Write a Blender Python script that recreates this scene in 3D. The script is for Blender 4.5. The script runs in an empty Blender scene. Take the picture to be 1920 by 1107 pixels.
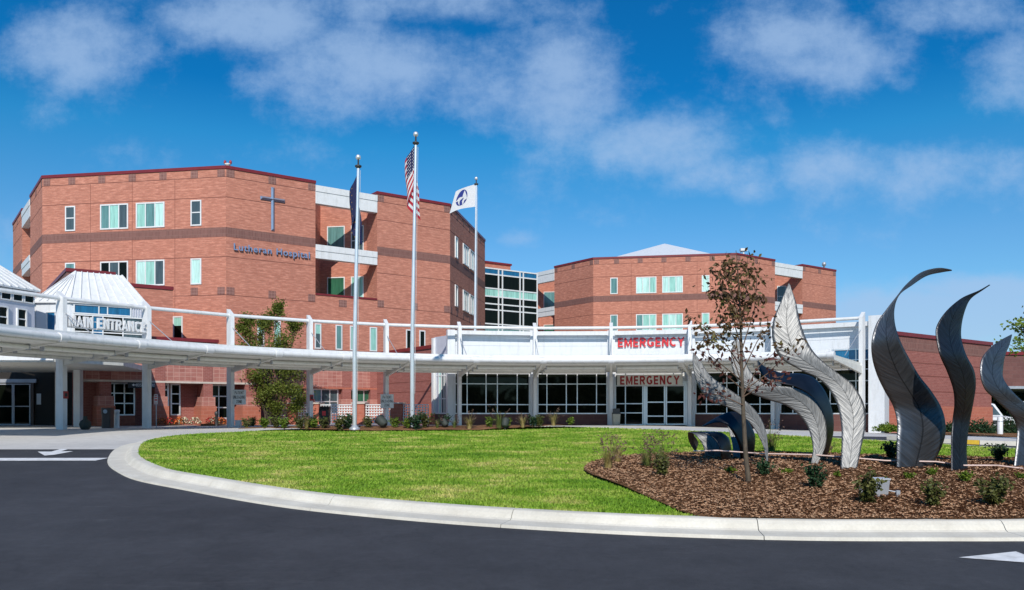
import bpy, bmesh, math, random
from mathutils import Vector, noise as mnoise
R = math.radians
rnd = random.Random(7)
scene = bpy.context.scene
COL = scene.collection
F = 1540.0; HX = 960.0; HY = 774.0; EYE = 0.7      # camera of the photograph: focal length in photo pixels, horizon row

# ------------------------------------------------------------------ materials
class NT:
    def __init__(s, name):
        s.m = bpy.data.materials.new(name); s.m.use_nodes = True
        s.t = s.m.node_tree; s.n = s.t.nodes; s.b = s.n['Principled BSDF']
    def add(s, kind, **kw):
        nd = s.n.new(kind)
        for k, v in kw.items():
            if k.startswith('i_'):
                nd.inputs[k[2:].replace('_', ' ')].default_value = v
            else: setattr(nd, k, v)
        return nd
    def link(s, a, b): s.t.links.new(a, b)
    def uv(s): return s.add('ShaderNodeTexCoord').outputs['UV']
    def obj(s): return s.add('ShaderNodeNewGeometry').outputs['Position']
    def noise(s, vec, scale, detail=4, rough=.6, stretch=None):
        if stretch:
            mp = s.add('ShaderNodeMapping'); mp.inputs['Scale'].default_value = stretch
            s.link(vec, mp.inputs['Vector']); vec = mp.outputs['Vector']
        nd = s.add('ShaderNodeTexNoise', i_Scale=scale, i_Detail=detail, i_Roughness=rough)
        s.link(vec, nd.inputs['Vector']); return nd.outputs['Fac']
    def ramp(s, fac, stops):
        nd = s.add('ShaderNodeValToRGB'); e = nd.color_ramp.elements
        while len(e) < len(stops): e.new(.5)
        for el, (p, c) in zip(e, stops): el.position = p; el.color = (*c, 1) if len(c) == 3 else c
        s.link(fac, nd.inputs['Fac']); return nd.outputs['Color']
    def mix(s, fac, a, b, mode='MIX'):
        nd = s.add('ShaderNodeMix', data_type='RGBA', blend_type=mode)
        for sock, v in ((nd.inputs['Factor'], fac), (nd.inputs[6], a), (nd.inputs[7], b)):
            if isinstance(v, (int, float)): sock.default_value = v
            elif isinstance(v, tuple): sock.default_value = (*v, 1)
            else: s.link(v, sock)
        return nd.outputs[2]
    def math(s, op, a, b=0.0):
        nd = s.add('ShaderNodeMath', operation=op)
        for k, v in enumerate((a, b)):
            if isinstance(v, (int, float)): nd.inputs[k].default_value = v
            else: s.link(v, nd.inputs[k])
        return nd.outputs[0]
    def color(s, c): s.link(c, s.b.inputs['Base Color']) if not isinstance(c, tuple) else setattr(s.b.inputs['Base Color'], 'default_value', (*c, 1))
    def set(s, **kw):
        for k, v in kw.items(): s.b.inputs[k.replace('_', ' ')].default_value = v
    def bump(s, h, strength=.3, dist=.02):
        nd = s.add('ShaderNodeBump', i_Strength=strength, i_Distance=dist)
        s.link(h, nd.inputs['Height']); s.link(nd.outputs['Normal'], s.b.inputs['Normal'])

def m_paint(name, c, rough=.45, var=.06, metal=0.0, scale=3.0):
    t = NT(name); n = t.noise(t.obj(), scale, 5)
    d = tuple(x*(1-var*2.2) for x in c); l = tuple(min(1, x*(1+var)) for x in c)
    c_ = t.ramp(n, [(.3, d), (.65, l)])
    if c[0] > .6: c_ = t.mix(1.0, c_, t.ramp(t.noise(t.obj(), 2.2, 5, .7, (2.2, 2.2, .35)), [(.30, (.86, .855, .84)), (.50, (1, 1, 1))]), 'MULTIPLY')   # faint run marks and dust on the white paint
    t.color(c_); t.set(Roughness=rough, Metallic=metal); return t.m

def m_brick(name, c1, c2, cm, bw, bh, streak=.25, rough=.85, mortar=.012, offset=.5, jump=None):
    t = NT(name); uv = t.uv()
    br = t.add('ShaderNodeTexBrick', offset=offset, i_Scale=1.0, i_Mortar_Size=mortar, i_Bias=0.0)
    br.inputs['Brick Width'].default_value = bw; br.inputs['Row Height'].default_value = bh
    br.inputs['Color1'].default_value = (*c1, 1); br.inputs['Color2'].default_value = (*c2, 1); br.inputs['Mortar'].default_value = (*cm, 1)
    t.link(uv, br.inputs['Vector'])
    col = br.outputs['Color']
    # clusters of lighter and darker bricks, longer than high, plus slow weathering
    n1 = t.noise(uv, 1.0, 2, .7, (2.0, 9.0, 1))
    col = t.mix(streak, col, t.ramp(n1, [(.34, tuple(x*.76 for x in c1)), (.5, c1), (.66, tuple(min(1, x*1.22+.03) for x in c2))]))
    n2 = t.noise(uv, .22, 4)
    col = t.mix(.5, col, t.ramp(n2, [(.3, (.8, .8, .82)), (.7, (1.12, 1.1, 1.08))]), 'MULTIPLY')
    t.color(col); t.set(Roughness=rough)
    t.bump(br.outputs['Fac'], .25, -.01); return t.m

def m_glass(name, c, rough=.04, spec=.5):
    t = NT(name); n = t.noise(t.obj(), 1.0, 3, .7, (5.5, 5.5, .45))
    t.color(t.ramp(n, [(.3, tuple(x*.66 for x in c)), (.7, tuple(min(1, x*1.18) for x in c))]))
    t.set(Roughness=rough, IOR=1.5); t.b.inputs['Specular IOR Level'].default_value = spec
    w = t.noise(t.obj(), .35, 1); t.bump(w, .06, .1); return t.m

M = {}
M['brick'] = m_brick('orange_brick', (.45, .164, .107), (.595, .245, .165), (.45, .215, .155), .40, .105, .42)
M['purple'] = m_brick('purple_brick', (.175, .075, .062), (.235, .105, .086), (.25, .14, .115), .105, .32, .1, offset=0)
M['purple_tile'] = m_brick('purple_tile', (.185, .085, .07), (.245, .115, .095), (.30, .17, .14), .4, .2, .15, offset=0)
M['tile'] = m_brick('accent_tile', (.20, .09, .075), (.25, .12, .10), (.36, .20, .16), .2, .2, .1, offset=0)
M['rose'] = m_brick('rose_block', (.36, .125, .098), (.47, .21, .165), (.55, .32, .26), .30, .22, .25, offset=0, mortar=.014)
M['redblock'] = m_brick('red_block', (.42, .125, .075), (.47, .15, .09), (.48, .2, .14), .4, .2, .2, offset=.5)
M['redbrick'] = m_brick('dark_red_brick', (.265, .078, .062), (.335, .112, .088), (.36, .17, .14), .22, .085, .25)
M['coping'] = m_paint('red_coping', (.19, .018, .022), .4)
M['joint'] = m_paint('wall_joint', (.17, .055, .04), .9)
M['white'] = m_paint('white_paint', (.74, .74, .735), .4, .025)
M['panel'] = m_paint('white_panel', (.68, .70, .725), .35, .02)
M['lilac_shade'] = m_paint('shaded_panel_grey', (.52, .53, .60), .45, .03)  # white panels on unlit sides, shade put into the colour; also the louvres
M['soffit'] = m_paint('soffit_paint', (.70, .69, .63), .5, .03)
M['steel'] = m_paint('grey_metal', (.42, .44, .47), .4, .06, .3)
M['darkmetal'] = m_paint('dark_metal', (.05, .05, .05), .45, .1, .2)
M['alu'] = m_paint('brushed_aluminium', (.86, .86, .86), .32, .02, .55)
M['signblue'] = m_paint('blue_grey_metal', (.25, .34, .52), .4, .03, .35)
M['bluemetal'] = m_paint('satin_metal', (.30, .38, .50), .35, .04, .6)
M['signface'] = m_paint('sign_face', (.62, .65, .65), .5, .03)
M['black'] = m_paint('black_paint', (.012, .012, .014), .5, .1)
M['red'] = m_paint('red_letters', (.62, .022, .03), .4, .03)
M['darkred'] = m_paint('dark_red_letters', (.33, .018, .018), .45, .03)
M['cream'] = m_paint('cream_plastic', (.72, .70, .62), .5, .04)
M['beige'] = m_paint('beige_plastic', (.40, .38, .30), .55, .06)
M['brown'] = m_paint('brown_plastic', (.07, .042, .032), .5, .1)
M['maroon'] = m_brick('maroon_block', (.135, .055, .048), (.165, .07, .06), (.15, .08, .07), .6, .3, .1, offset=.5)
M['roofgrey'] = m_paint('roof_membrane', (.3, .29, .28), .9)
M['mint'] = m_glass('mint_glass', (.33, .62, .53), .08)
M['mintpale'] = m_glass('pale_mint_glass', (.52, .78, .70), .1)
M['teal'] = m_glass('teal_glass', (.13, .27, .26), .05)
M['slate'] = m_glass('slate_glass', (.07, .10, .11), .05)
M['dark'] = m_glass('dark_glass', (.006, .008, .005), .03, .14)
M['green'] = m_glass('green_glass', (.035, .13, .075), .05)
M['blue'] = m_glass('blue_glass', (.015, .13, .27), .03, .6)
M['porch_shade'] = m_paint('shaded_entrance_wall', (.02, .016, .012), .8)  # entrance wall under the porch, the porch shade put into its colour
M['yellow'] = m_paint('yellow_paint', (.72, .45, .03), .6, .08, 0, 8)
M['roadpaint'] = m_paint('road_paint', (.74, .74, .74), .7, .10, 0, 6)
M['rope'] = m_paint('pink_tape', (.74, .55, .48), .5, .1, 0, 2)
M['stone'] = m_paint('planter_stone', (.035, .042, .034), .7, .2)
M['cap'] = m_paint('stone_cap', (.58, .50, .43), .8, .1)

def m_ground(name, stops, scales, rough=.9, bump=None, spec=.3):
    t = NT(name); p = t.obj()
    n = t.noise(p, scales[0], 6, .65)
    col = t.ramp(n, stops)
    for sc, lo, hi in scales[1:]:
        k = t.noise(p, sc, 4, .6)
        col = t.mix(1.0, col, t.ramp(k, [(.3, (lo,)*3), (.7, (hi,)*3)]), 'MULTIPLY')
    t.color(col); t.set(Roughness=rough); t.b.inputs['Specular IOR Level'].default_value = spec
    if name == 'asphalt':      # scuff marks, patches and a few cracks
        col = t.mix(1.0, col, t.ramp(t.noise(p, 1.6, 5, .75, (.35, 1.5, 1)), [(.60, (1, 1, 1)), (.74, (1.55, 1.52, 1.48))]), 'MULTIPLY')
        vr = t.add('ShaderNodeTexVoronoi', feature='DISTANCE_TO_EDGE', i_Scale=.16); wv = t.add('ShaderNodeVectorMath', operation='ADD'); nv = t.add('ShaderNodeTexNoise', i_Scale=1.1, i_Detail=5.0); t.link(p, nv.inputs['Vector']); t.link(p, wv.inputs[0]); t.link(nv.outputs['Color'], wv.inputs[1]); t.link(wv.outputs[0], vr.inputs['Vector'])
        col = t.mix(1.0, col, t.ramp(vr.outputs['Distance'], [(.0, (.82, .82, .82)), (.0018, (1, 1, 1))]), 'MULTIPLY'); t.color(col)
    if bump: t.bump(t.noise(p, bump[0], 3), bump[1], bump[2])
    return t.m
M['asphalt'] = m_ground('asphalt', [(.3, (.036, .037, .042)), (.7, (.059, .060, .067))], [110, (.25, .76, 1.2), (1.3, .84, 1.14), (9, .88, 1.12), (38, .9, 1.1)], .8, (140, .5, .01), .3)
M['concrete'] = m_ground('concrete', [(.3, (.50, .48, .455)), (.7, (.60, .58, .55))], [3, (.3, .9, 1.06), (40, .93, 1.05)], .85, (80, .2, .005))
M['kerb'] = m_ground('kerb_concrete', [(.3, (.60, .56, .475)), (.7, (.72, .68, .59))], [2.2, (.5, .88, 1.04), (30, .93, 1.05)], .85, (60, .25, .006))
M['soil'] = m_ground('far_ground', [(.3, (.09, .11, .04)), (.7, (.14, .15, .06))], [.3, (.02, .8, 1.2)])
def m_lawn():
    t = NT('lawn'); p = t.obj()
    n = t.noise(p, .9, 6, .7, (.8, 1.3, 1))
    a = t.ramp(n, [(.36, (.105, .21, .018)), (.47, (.175, .29, .028)), (.57, (.27, .335, .06)), (.66, (.42, .39, .13))])
    g = t.noise(p, 45, 3, .7)
    a = t.mix(1.0, a, t.ramp(g, [(.3, (.72,)*3), (.7, (1.2,)*3)]), 'MULTIPLY')
    t.color(a); t.set(Roughness=.95); t.b.inputs['Specular IOR Level'].default_value = .1
    t.bump(g, .6, .02); return t.m
M['lawn'] = m_lawn()
def m_blade():
    t = NT('grass_blade'); p = t.obj()
    n = t.noise(p, .9, 6, .7, (.8, 1.3, 1)); k = t.noise(p, 14, 2, .7)
    a = t.ramp(n, [(.36, (.10, .215, .016)), (.47, (.175, .31, .026)), (.57, (.29, .375, .065)), (.66, (.47, .44, .15))])
    a = t.mix(1.0, a, t.ramp(k, [(.3, (.75,)*3), (.7, (1.25, 1.2, 1.1))]), 'MULTIPLY')
    t.color(a); t.set(Roughness=.7); t.b.inputs['Specular IOR Level'].default_value = .2; return t.m
M['blade'] = m_blade()
def m_mulch(name='mulch'):
    t = NT(name); p = t.obj()
    v = t.noise(p, 75, 4, .8, (1, 2.0, 2))
    a = t.ramp(v, [(.28, (.105, .043, .019)), (.43, (.25, .122, .058)), (.57, (.37, .20, .10)), (.72, (.54, .34, .20))])
    k = t.noise(p, 1.1, 4)
    a = t.mix(1.0, a, t.ramp(k, [(.34, (.62, .60, .60)), (.66, (1.25, 1.22, 1.18))]), 'MULTIPLY')
    t.color(a); t.set(Roughness=.95); t.b.inputs['Specular IOR Level'].default_value = .1
    t.bump(v, 1.0, .05); return t.m
M['mulch'] = m_mulch()
def m_chip():
    t = NT('bark_chip'); p = t.obj(); k = t.noise(p, 55, 1, .5)
    t.color(t.ramp(k, [(.3, (.115, .048, .022)), (.46, (.30, .15, .075)), (.6, (.44, .26, .145)), (.72, (.70, .50, .33))]))
    t.set(Roughness=.9); return t.m
M['chip'] = m_chip()
def m_leaf(name, stops, scale=9):
    t = NT(name); p = t.obj(); k = t.noise(p, scale, 3, .7)
    c = t.ramp(k, stops); t.color(c); t.set(Roughness=.55)
    t.b.inputs['Specular IOR Level'].default_value = .3
    tr = t.add('ShaderNodeBsdfTranslucent'); t.link(c, tr.inputs['Color'])
    mx = t.add('ShaderNodeMixShader'); mx.inputs[0].default_value = .25
    out = t.n['Material Output']
    t.link(t.b.outputs[0], mx.inputs[1]); t.link(tr.outputs[0], mx.inputs[2]); t.link(mx.outputs[0], out.inputs['Surface'])
    return t.m
M['leaf'] = m_leaf('green_leaf', [(.3, (.045, .085, .008)), (.5, (.13, .20, .018)), (.7, (.26, .33, .045))])
M['leafolive'] = m_leaf('olive_leaf', [(.3, (.045, .055, .012)), (.55, (.11, .12, .03)), (.75, (.22, .19, .06))])
M['leafnook'] = m_leaf('olive_green_leaf', [(.3, (.04, .06, .008)), (.5, (.125, .16, .02)), (.7, (.27, .29, .055))])
M['leafpurple'] = m_leaf('purple_leaf', [(.3, (.055, .016, .014)), (.55, (.14, .045, .035)), (.75, (.20, .12, .05))], 6)
M['leaftop'] = m_leaf('bronze_green_leaf', [(.3, (.05, .035, .014)), (.5, (.14, .075, .035)), (.7, (.16, .17, .045))], 6)
M['leafdark'] = m_leaf('dark_green_leaf', [(.3, (.012, .035, .014)), (.55, (.03, .075, .028)), (.75, (.07, .13, .05))])
M['straw'] = m_leaf('straw_blade', [(.3, (.15, .13, .03)), (.5, (.35, .28, .10)), (.7, (.55, .42, .20))], 4)
M['sedge'] = m_leaf('green_blade', [(.3, (.06, .10, .02)), (.55, (.16, .19, .05)), (.75, (.35, .32, .12))], 4)
M['seed'] = m_leaf('seed_head', [(.3, (.10, .05, .045)), (.7, (.28, .17, .13))], 8)
M['flower_o'] = m_paint('orange_petals', (.75, .17, .03), .7, .2, 0, 20)
M['flower_w'] = m_paint('cream_petals', (.78, .72, .50), .7, .1, 0, 20)
M['flower_r'] = m_paint('red_petals', (.50, .03, .03), .7, .2, 0, 20)
def m_bark(name, a, b):
    t = NT(name); p = t.obj(); k = t.noise(p, 20, 5, .7, (1, 1, .35))
    t.color(t.ramp(k, [(.3, a), (.7, b)])); t.set(Roughness=.85); t.bump(k, .5, .01); return t.m
M['bark'] = m_bark('grey_bark', (.045, .034, .024), (.135, .105, .07))
M['twig'] = m_bark('brown_twig', (.07, .04, .025), (.17, .11, .07))
def m_feather(name, base, rough, k1=.9):
    """brushed steel with ground chevrons running out from a mid rib; uv.x across (-1..1), uv.y along in metres"""
    t = NT(name); uv = t.uv()
    sp = t.add('ShaderNodeSeparateXYZ'); t.link(uv, sp.inputs[0])
    ax = t.math('ABSOLUTE', sp.outputs[0])
    sw = t.math('ADD', t.math('MULTIPLY', ax, .34), sp.outputs[1])
    cb = t.add('ShaderNodeCombineXYZ'); t.link(t.math('MULTIPLY', sp.outputs[0], .38), cb.inputs[0]); t.link(t.math('MULTIPLY', sw, 5.5), cb.inputs[1])
    n = t.noise(cb.outputs[0], 2.6, 2, .5); n2 = t.noise(cb.outputs[0], 6.0, 1, .5)
    h = t.math('ADD', n, t.math('MULTIPLY', n2, .35))
    rib = t.math('LESS_THAN', ax, .035)
    c = t.ramp(h, [(.45, tuple(x*.74 for x in base)), (.66, base), (.9, tuple(min(1, x*1.3) for x in base))])
    c = t.mix(rib, c, tuple(x*.5 for x in base))
    t.color(c); t.set(Metallic=.85, Roughness=rough)
    t.bump(h, k1, .035); return t.m
M['feather'] = m_feather('ground_steel', (.19, .19, .187), .52, .34)
M['feather_shade'] = m_feather('shaded_ground_steel', (.14, .142, .148), .40, .3)  # same leaf steel, darkened: shade put into the colour
M['feather_deep_shade'] = m_feather('deep_shaded_steel', (.045, .046, .05), .40, .3)  # same leaf steel again, the deepest shade put into the colour
M['shade_steel'] = m_paint('shaded_plain_steel', (.05, .053, .06), .38, .15, .9)  # leaf faces turned from the sun, shade put into the steel colour

# ------------------------------------------------------------------ mesh builder
class MB:
    def __init__(s): s.v = []; s.f = []; s.m = []; s.uv = {}; s.sm = []; s.mats = []
    def mi(s, mat):
        if mat not in s.mats: s.mats.append(mat)
        return s.mats.index(mat)
    def face(s, pts, mat, uv=None, smooth=False):
        b = len(s.v); s.v += [tuple(p) for p in pts]
        if uv: s.uv[len(s.f)] = uv
        s.f.append(tuple(range(b, b+len(pts)))); s.m.append(s.mi(mat)); s.sm.append(smooth)
    def raw(s, verts, faces, mat, smooth=False):
        b = len(s.v); s.v += [tuple(p) for p in verts]; k = s.mi(mat)
        for f in faces: s.f.append(tuple(i+b for i in f)); s.m.append(k); s.sm.append(smooth)
    def hexa(s, lo, hi, mat):
        """lo / hi: 4 points each, counter-clockwise seen from above"""
        s.raw(list(lo)+list(hi), [(3, 2, 1, 0), (4, 5, 6, 7), (0, 1, 5, 4), (1, 2, 6, 5), (2, 3, 7, 6), (3, 0, 4, 7)], mat)
    def box(s, x0, x1, y0, y1, z0, z1, mat):
        s.hexa([(x0, y0, z0), (x1, y0, z0), (x1, y1, z0), (x0, y1, z0)], [(x0, y0, z1), (x1, y0, z1), (x1, y1, z1), (x0, y1, z1)], mat)
    def prism(s, poly, z0, z1, mat, top=None, bottom=True):
        n = len(poly)
        a = sum(poly[i][0]*poly[(i+1) % n][1]-poly[(i+1) % n][0]*poly[i][1] for i in range(n))
        if a < 0: poly = poly[::-1]
        for i in range(n):
            p, q = poly[i], poly[(i+1) % n]
            s.face([(p[0], p[1], z0), (q[0], q[1], z0), (q[0], q[1], z1), (p[0], p[1], z1)], mat)
        s.face([(p[0], p[1], z1) for p in poly], top or mat)
        if bottom: s.face([(p[0], p[1], z0) for p in poly[::-1]], mat)
    def tube(s, path, rads, mat, n=8, caps=True, smooth=True):
        path = [Vector(p) for p in path]
        if isinstance(rads, (int, float)): rads = [rads]*len(path)
        rings = []; prev = None
        for i, p in enumerate(path):
            d = (path[min(i+1, len(path)-1)]-path[max(i-1, 0)]).normalized()
            if prev is None:
                a = Vector((0, 0, 1)) if abs(d.z) < .9 else Vector((1, 0, 0)); u = d.cross(a).normalized()
            else:
                u = prev-d*prev.dot(d)
                u = u.normalized() if u.length > 1e-6 else d.orthogonal().normalized()
            prev = u; w = d.cross(u)
            rings.append([p+(u*math.cos(2*math.pi*k/n)+w*math.sin(2*math.pi*k/n))*rads[i] for k in range(n)])
        vs = [q for r in rings for q in r]; fs = []
        for i in range(len(path)-1):
            for k in range(n): fs.append((i*n+k, i*n+(k+1) % n, (i+1)*n+(k+1) % n, (i+1)*n+k))
        s.raw(vs, fs, mat, smooth)
        if caps: s.raw(rings[0], [tuple(range(n-1, -1, -1))], mat); s.raw(rings[-1], [tuple(range(n))], mat)
    def sphere(s, c, r, mat, n=12, m=8, sz=1.0):
        vs = [(c[0], c[1], c[2]+r*sz)]; fs = []
        for j in range(1, m):
            a = math.pi*j/m
            for k in range(n):
                b = 2*math.pi*k/n; vs.append((c[0]+r*math.sin(a)*math.cos(b), c[1]+r*math.sin(a)*math.sin(b), c[2]+r*math.cos(a)*sz))
        vs.append((c[0], c[1], c[2]-r*sz)); L = len(vs)-1
        for k in range(n):
            fs.append((0, 1+k, 1+(k+1) % n)); fs.append((L, L-n+(k+1) % n, L-n+k))
            for j in range(m-2): a = 1+j*n; fs.append((a+k, a+n+k, a+n+(k+1) % n, a+(k+1) % n))
        s.raw(vs, fs, mat, True)
    def lathe(s, c, prof, mat, n=16):
        vs = [(c[0]+r*math.cos(2*math.pi*k/n), c[1]+r*math.sin(2*math.pi*k/n), c[2]+z) for r, z in prof for k in range(n)]
        fs = [(i*n+k, i*n+(k+1) % n, (i+1)*n+(k+1) % n, (i+1)*n+k) for i in range(len(prof)-1) for k in range(n)]
        fs.append(tuple(range((len(prof)-1)*n, len(prof)*n))); s.raw(vs, fs, mat, True)
    def build(s, name, parent=None, origin=None):
        me = bpy.data.meshes.new(name)
        org = Vector(origin) if origin else Vector((0, 0, 0))
        me.from_pydata([Vector(p)-org for p in s.v], [], s.f)
        for k in s.mats: me.materials.append(M[k])
        me.polygons.foreach_set('material_index', s.m); me.polygons.foreach_set('use_smooth', s.sm)
        uvl = me.uv_layers.new(name='UVMap')
        data = [0.0]*(2*len(me.loops))
        for i, pl in enumerate(me.polygons):
            nrm = pl.normal; ex = s.uv.get(i)
            h = math.hypot(nrm.x, nrm.y)
            for j, li in enumerate(pl.loop_indices):
                p = s.v[s.f[i][j]]
                if ex: u, v = ex[j]
                elif h > .3: u = (-nrm.y*p[0]+nrm.x*p[1])/h; v = p[2]
                else: u, v = p[0], p[1]
                data[2*li] = u; data[2*li+1] = v
        uvl.data.foreach_set('uv', data); me.update()
        o = bpy.data.objects.new(name, me); COL.objects.link(o)
        if parent: o.parent = parent; o.location = org-Vector(parent.location)
        else: o.location = org
        return o

def tag(o, label, cat, group=None, kind=None):
    if label: o['label'] = label
    if cat: o['category'] = cat
    if group: o['group'] = group
    if kind: o['kind'] = kind
    return o
def thing(name, loc, label, cat, group=None):
    o = bpy.data.objects.new(name, None); o.empty_display_size = .3; COL.objects.link(o); o.location = loc
    return tag(o, label, cat, group)
def struct(o): o['kind'] = 'structure'; return o

class Face:
    """a vertical wall plane; s runs left to right seen from outside, outward normal (dy,-dx)"""
    def __init__(s, o, d):
        L = math.hypot(*d); s.o = o; s.d = (d[0]/L, d[1]/L); s.n = (s.d[1], -s.d[0])
    def xy(s, t, out=0): return (s.o[0]+s.d[0]*t+s.n[0]*out, s.o[1]+s.d[1]*t+s.n[1]*out)
    def p(s, t, z, out=0): return (*s.xy(t, out), z)
    def at(s, px):                     # distance along the wall at which the photograph shows column px
        k = (px-HX)/F; return (k*s.o[1]-s.o[0])/(s.d[0]-k*s.d[1])
    def z(s, px, py): D = s.xy(s.at(px))[1]; return EYE+(HY-py)/F*D
    def box(s, mb, t0, t1, z0, z1, o0, o1, mat):
        a = [s.p(t0, z0, o1), s.p(t1, z0, o1), s.p(t1, z0, o0), s.p(t0, z0, o0)]
        b = [s.p(t0, z1, o1), s.p(t1, z1, o1), s.p(t1, z1, o0), s.p(t0, z1, o0)]
        mb.hexa(a, b, mat)
    def window(s, parent, t0, t1, z0, z1, panes, vm=(), hm=(), fw=.07, fmat='white', out=.05, base=0.0, name='window'):
        """frame with mullions as one part, its panes as a sub-part"""
        f = MB(); g = MB()
        s.box(f, t0, t0+fw, z0, z1, base, base+out, fmat); s.box(f, t1-fw, t1, z0, z1, base, base+out, fmat)
        s.box(f, t0+fw, t1-fw, z0, z0+fw, base, base+out, fmat); s.box(f, t0+fw, t1-fw, z1-fw, z1, base, base+out, fmat)
        xs = [t0+fw]+[t0+(t1-t0)*k for k in vm]+[t1-fw]; w = fw*.42
        for k in xs[1:-1]: s.box(f, k-w, k+w, z0+fw, z1-fw, base, base+out*.85, fmat)
        for h in hm:
            zz = z0+(z1-z0)*h
            for a, b in zip(xs, xs[1:]):
                s.box(f, a+(w if a != xs[0] else 0), b-(w if b != xs[-1] else 0), zz-w, zz+w, base, base+out*.7, fmat)
        for k, (a, b) in enumerate(zip(xs, xs[1:])):
            mt = panes[k % len(panes)]
            if isinstance(mt, str): s.box(g, a, b, z0+fw, z1-fw, base+.004, base+.02, mt)
            else:
                zz = [z0+fw]+[z0+(z1-z0)*h for h in mt[1]]+[z1-fw]
                for c, d, q in zip(zz, zz[1:], mt[0]): s.box(g, a, b, c, d, base+.004, base+.02, q)
        org = s.p((t0+t1)/2, z0)
        fo = f.build(name, parent, org)
        go = g.build('pane', None, org); go.parent = fo; go.location = (0, 0, 0)
        return fo

def text_mesh(body, size=1.0, extrude=.03, bold=0.0, xs=1.0, align='CENTER', line=1.0, spacing=1.0):
    cu = bpy.data.curves.new('txt', 'FONT'); cu.body = body; cu.size = size; cu.extrude = extrude; cu.offset = bold
    cu.align_x = align; cu.align_y = 'CENTER'; cu.space_line = line; cu.space_character = spacing; cu.resolution_u = 3
    ob = bpy.data.objects.new('txt', cu); COL.objects.link(ob)
    dg = bpy.context.evaluated_depsgraph_get(); me = bpy.data.meshes.new_from_object(ob.evaluated_get(dg))
    bpy.data.objects.remove(ob); bpy.data.curves.remove(cu)
    for v in me.vertices: v.co.x *= xs
    return me
def letters(name, body, face, t, z, out, mat, parent, **kw):
    """lettering standing on a Face: local x along the wall, local y up"""
    me = text_mesh(body, **kw)
    if not me.uv_layers: me.uv_layers.new(name='UVMap')
    me.materials.clear(); me.materials.append(M[mat])
    d, n = face.d, face.n
    for v in me.vertices:
        x, y, w = v.co; v.co = (d[0]*x+n[0]*w, d[1]*x+n[1]*w, y)
    me.update()
    me.name = name; o = bpy.data.objects.new(name, me); COL.objects.link(o)
    loc = Vector(face.p(t, z, out)); o.parent = parent; o.location = loc-Vector(parent.location) if parent else loc
    return o


# heavy sans capitals drawn as strokes: grid 0..1 high, width per letter
def _arc(cx, cy, rx, ry, a0, a1, n=10): return [(cx+rx*math.cos(R(a0+(a1-a0)*k/n)), cy+ry*math.sin(R(a0+(a1-a0)*k/n))) for k in range(n+1)]
GL_ = {'E': (.58, [[(.09, .0), (.09, 1)], [(.09, .91), (.56, .91)], [(.09, .5), (.52, .5)], [(.09, .09), (.57, .09)]]),
 'M': (.84, [[(.09, 0), (.09, 1)], [(.75, 0), (.75, 1)], [(.10, .96), (.42, .12), (.74, .96)]]), 'N': (.70, [[(.09, 0), (.09, 1)], [(.61, 0), (.61, 1)], [(.11, .95), (.59, .05)]]),
 'R': (.68, [[(.09, 0), (.09, 1)], [(.09, .91), (.38, .91)]+_arc(.38, .70, .21, .21, 80, -80, 8)+[(.09, .49)], [(.34, .47), (.60, .0)]]),
 'P': (.64, [[(.09, 0), (.09, 1)], [(.09, .91), (.36, .91)]+_arc(.36, .68, .21, .23, 80, -80, 8)+[(.09, .45)]]),
 'G': (.76, [_arc(.40, .5, .31, .41, 45, 325, 16), [(.44, .44), (.69, .44)], [(.66, .46), (.66, .14)]]), 'C': (.72, [_arc(.40, .5, .31, .41, 48, 312, 16)]),
 'O': (.78, [_arc(.39, .5, .30, .41, 0, 360, 20)]), 'D': (.70, [[(.09, 0), (.09, 1)], [(.09, .91), (.28, .91)]+_arc(.28, .5, .33, .41, 85, -85, 12)+[(.09, .09)]]),
 'Y': (.70, [[(.05, 1), (.35, .46), (.65, 1)], [(.35, .48), (.35, 0)]]), 'A': (.72, [[(.06, 0), (.36, .96), (.66, 0)], [(.18, .30), (.54, .30)]]), 'I': (.24, [[(.12, 0), (.12, 1)]]),
 'T': (.62, [[(.02, .91), (.60, .91)], [(.31, .9), (.31, 0)]]), 'L': (.54, [[(.09, 0), (.09, 1)], [(.09, .09), (.52, .09)]]), 'U': (.68, [[(.09, 1), (.09, .34)]+_arc(.34, .34, .25, .25, 190, 350, 10)+[(.59, .34), (.59, 1)]]),
 'Z': (.60, [[(.04, .91), (.52, .91), (.08, .09), (.57, .09)]]), 'H': (.70, [[(.09, 0), (.09, 1)], [(.61, 0), (.61, 1)], [(.09, .5), (.61, .5)]]),
 'S': (.62, [_arc(.31, .715, .21, .195, 35, 270, 12)[:-1]+_arc(.31, .285, .22, .20, 90, -145, 12)])}
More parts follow.
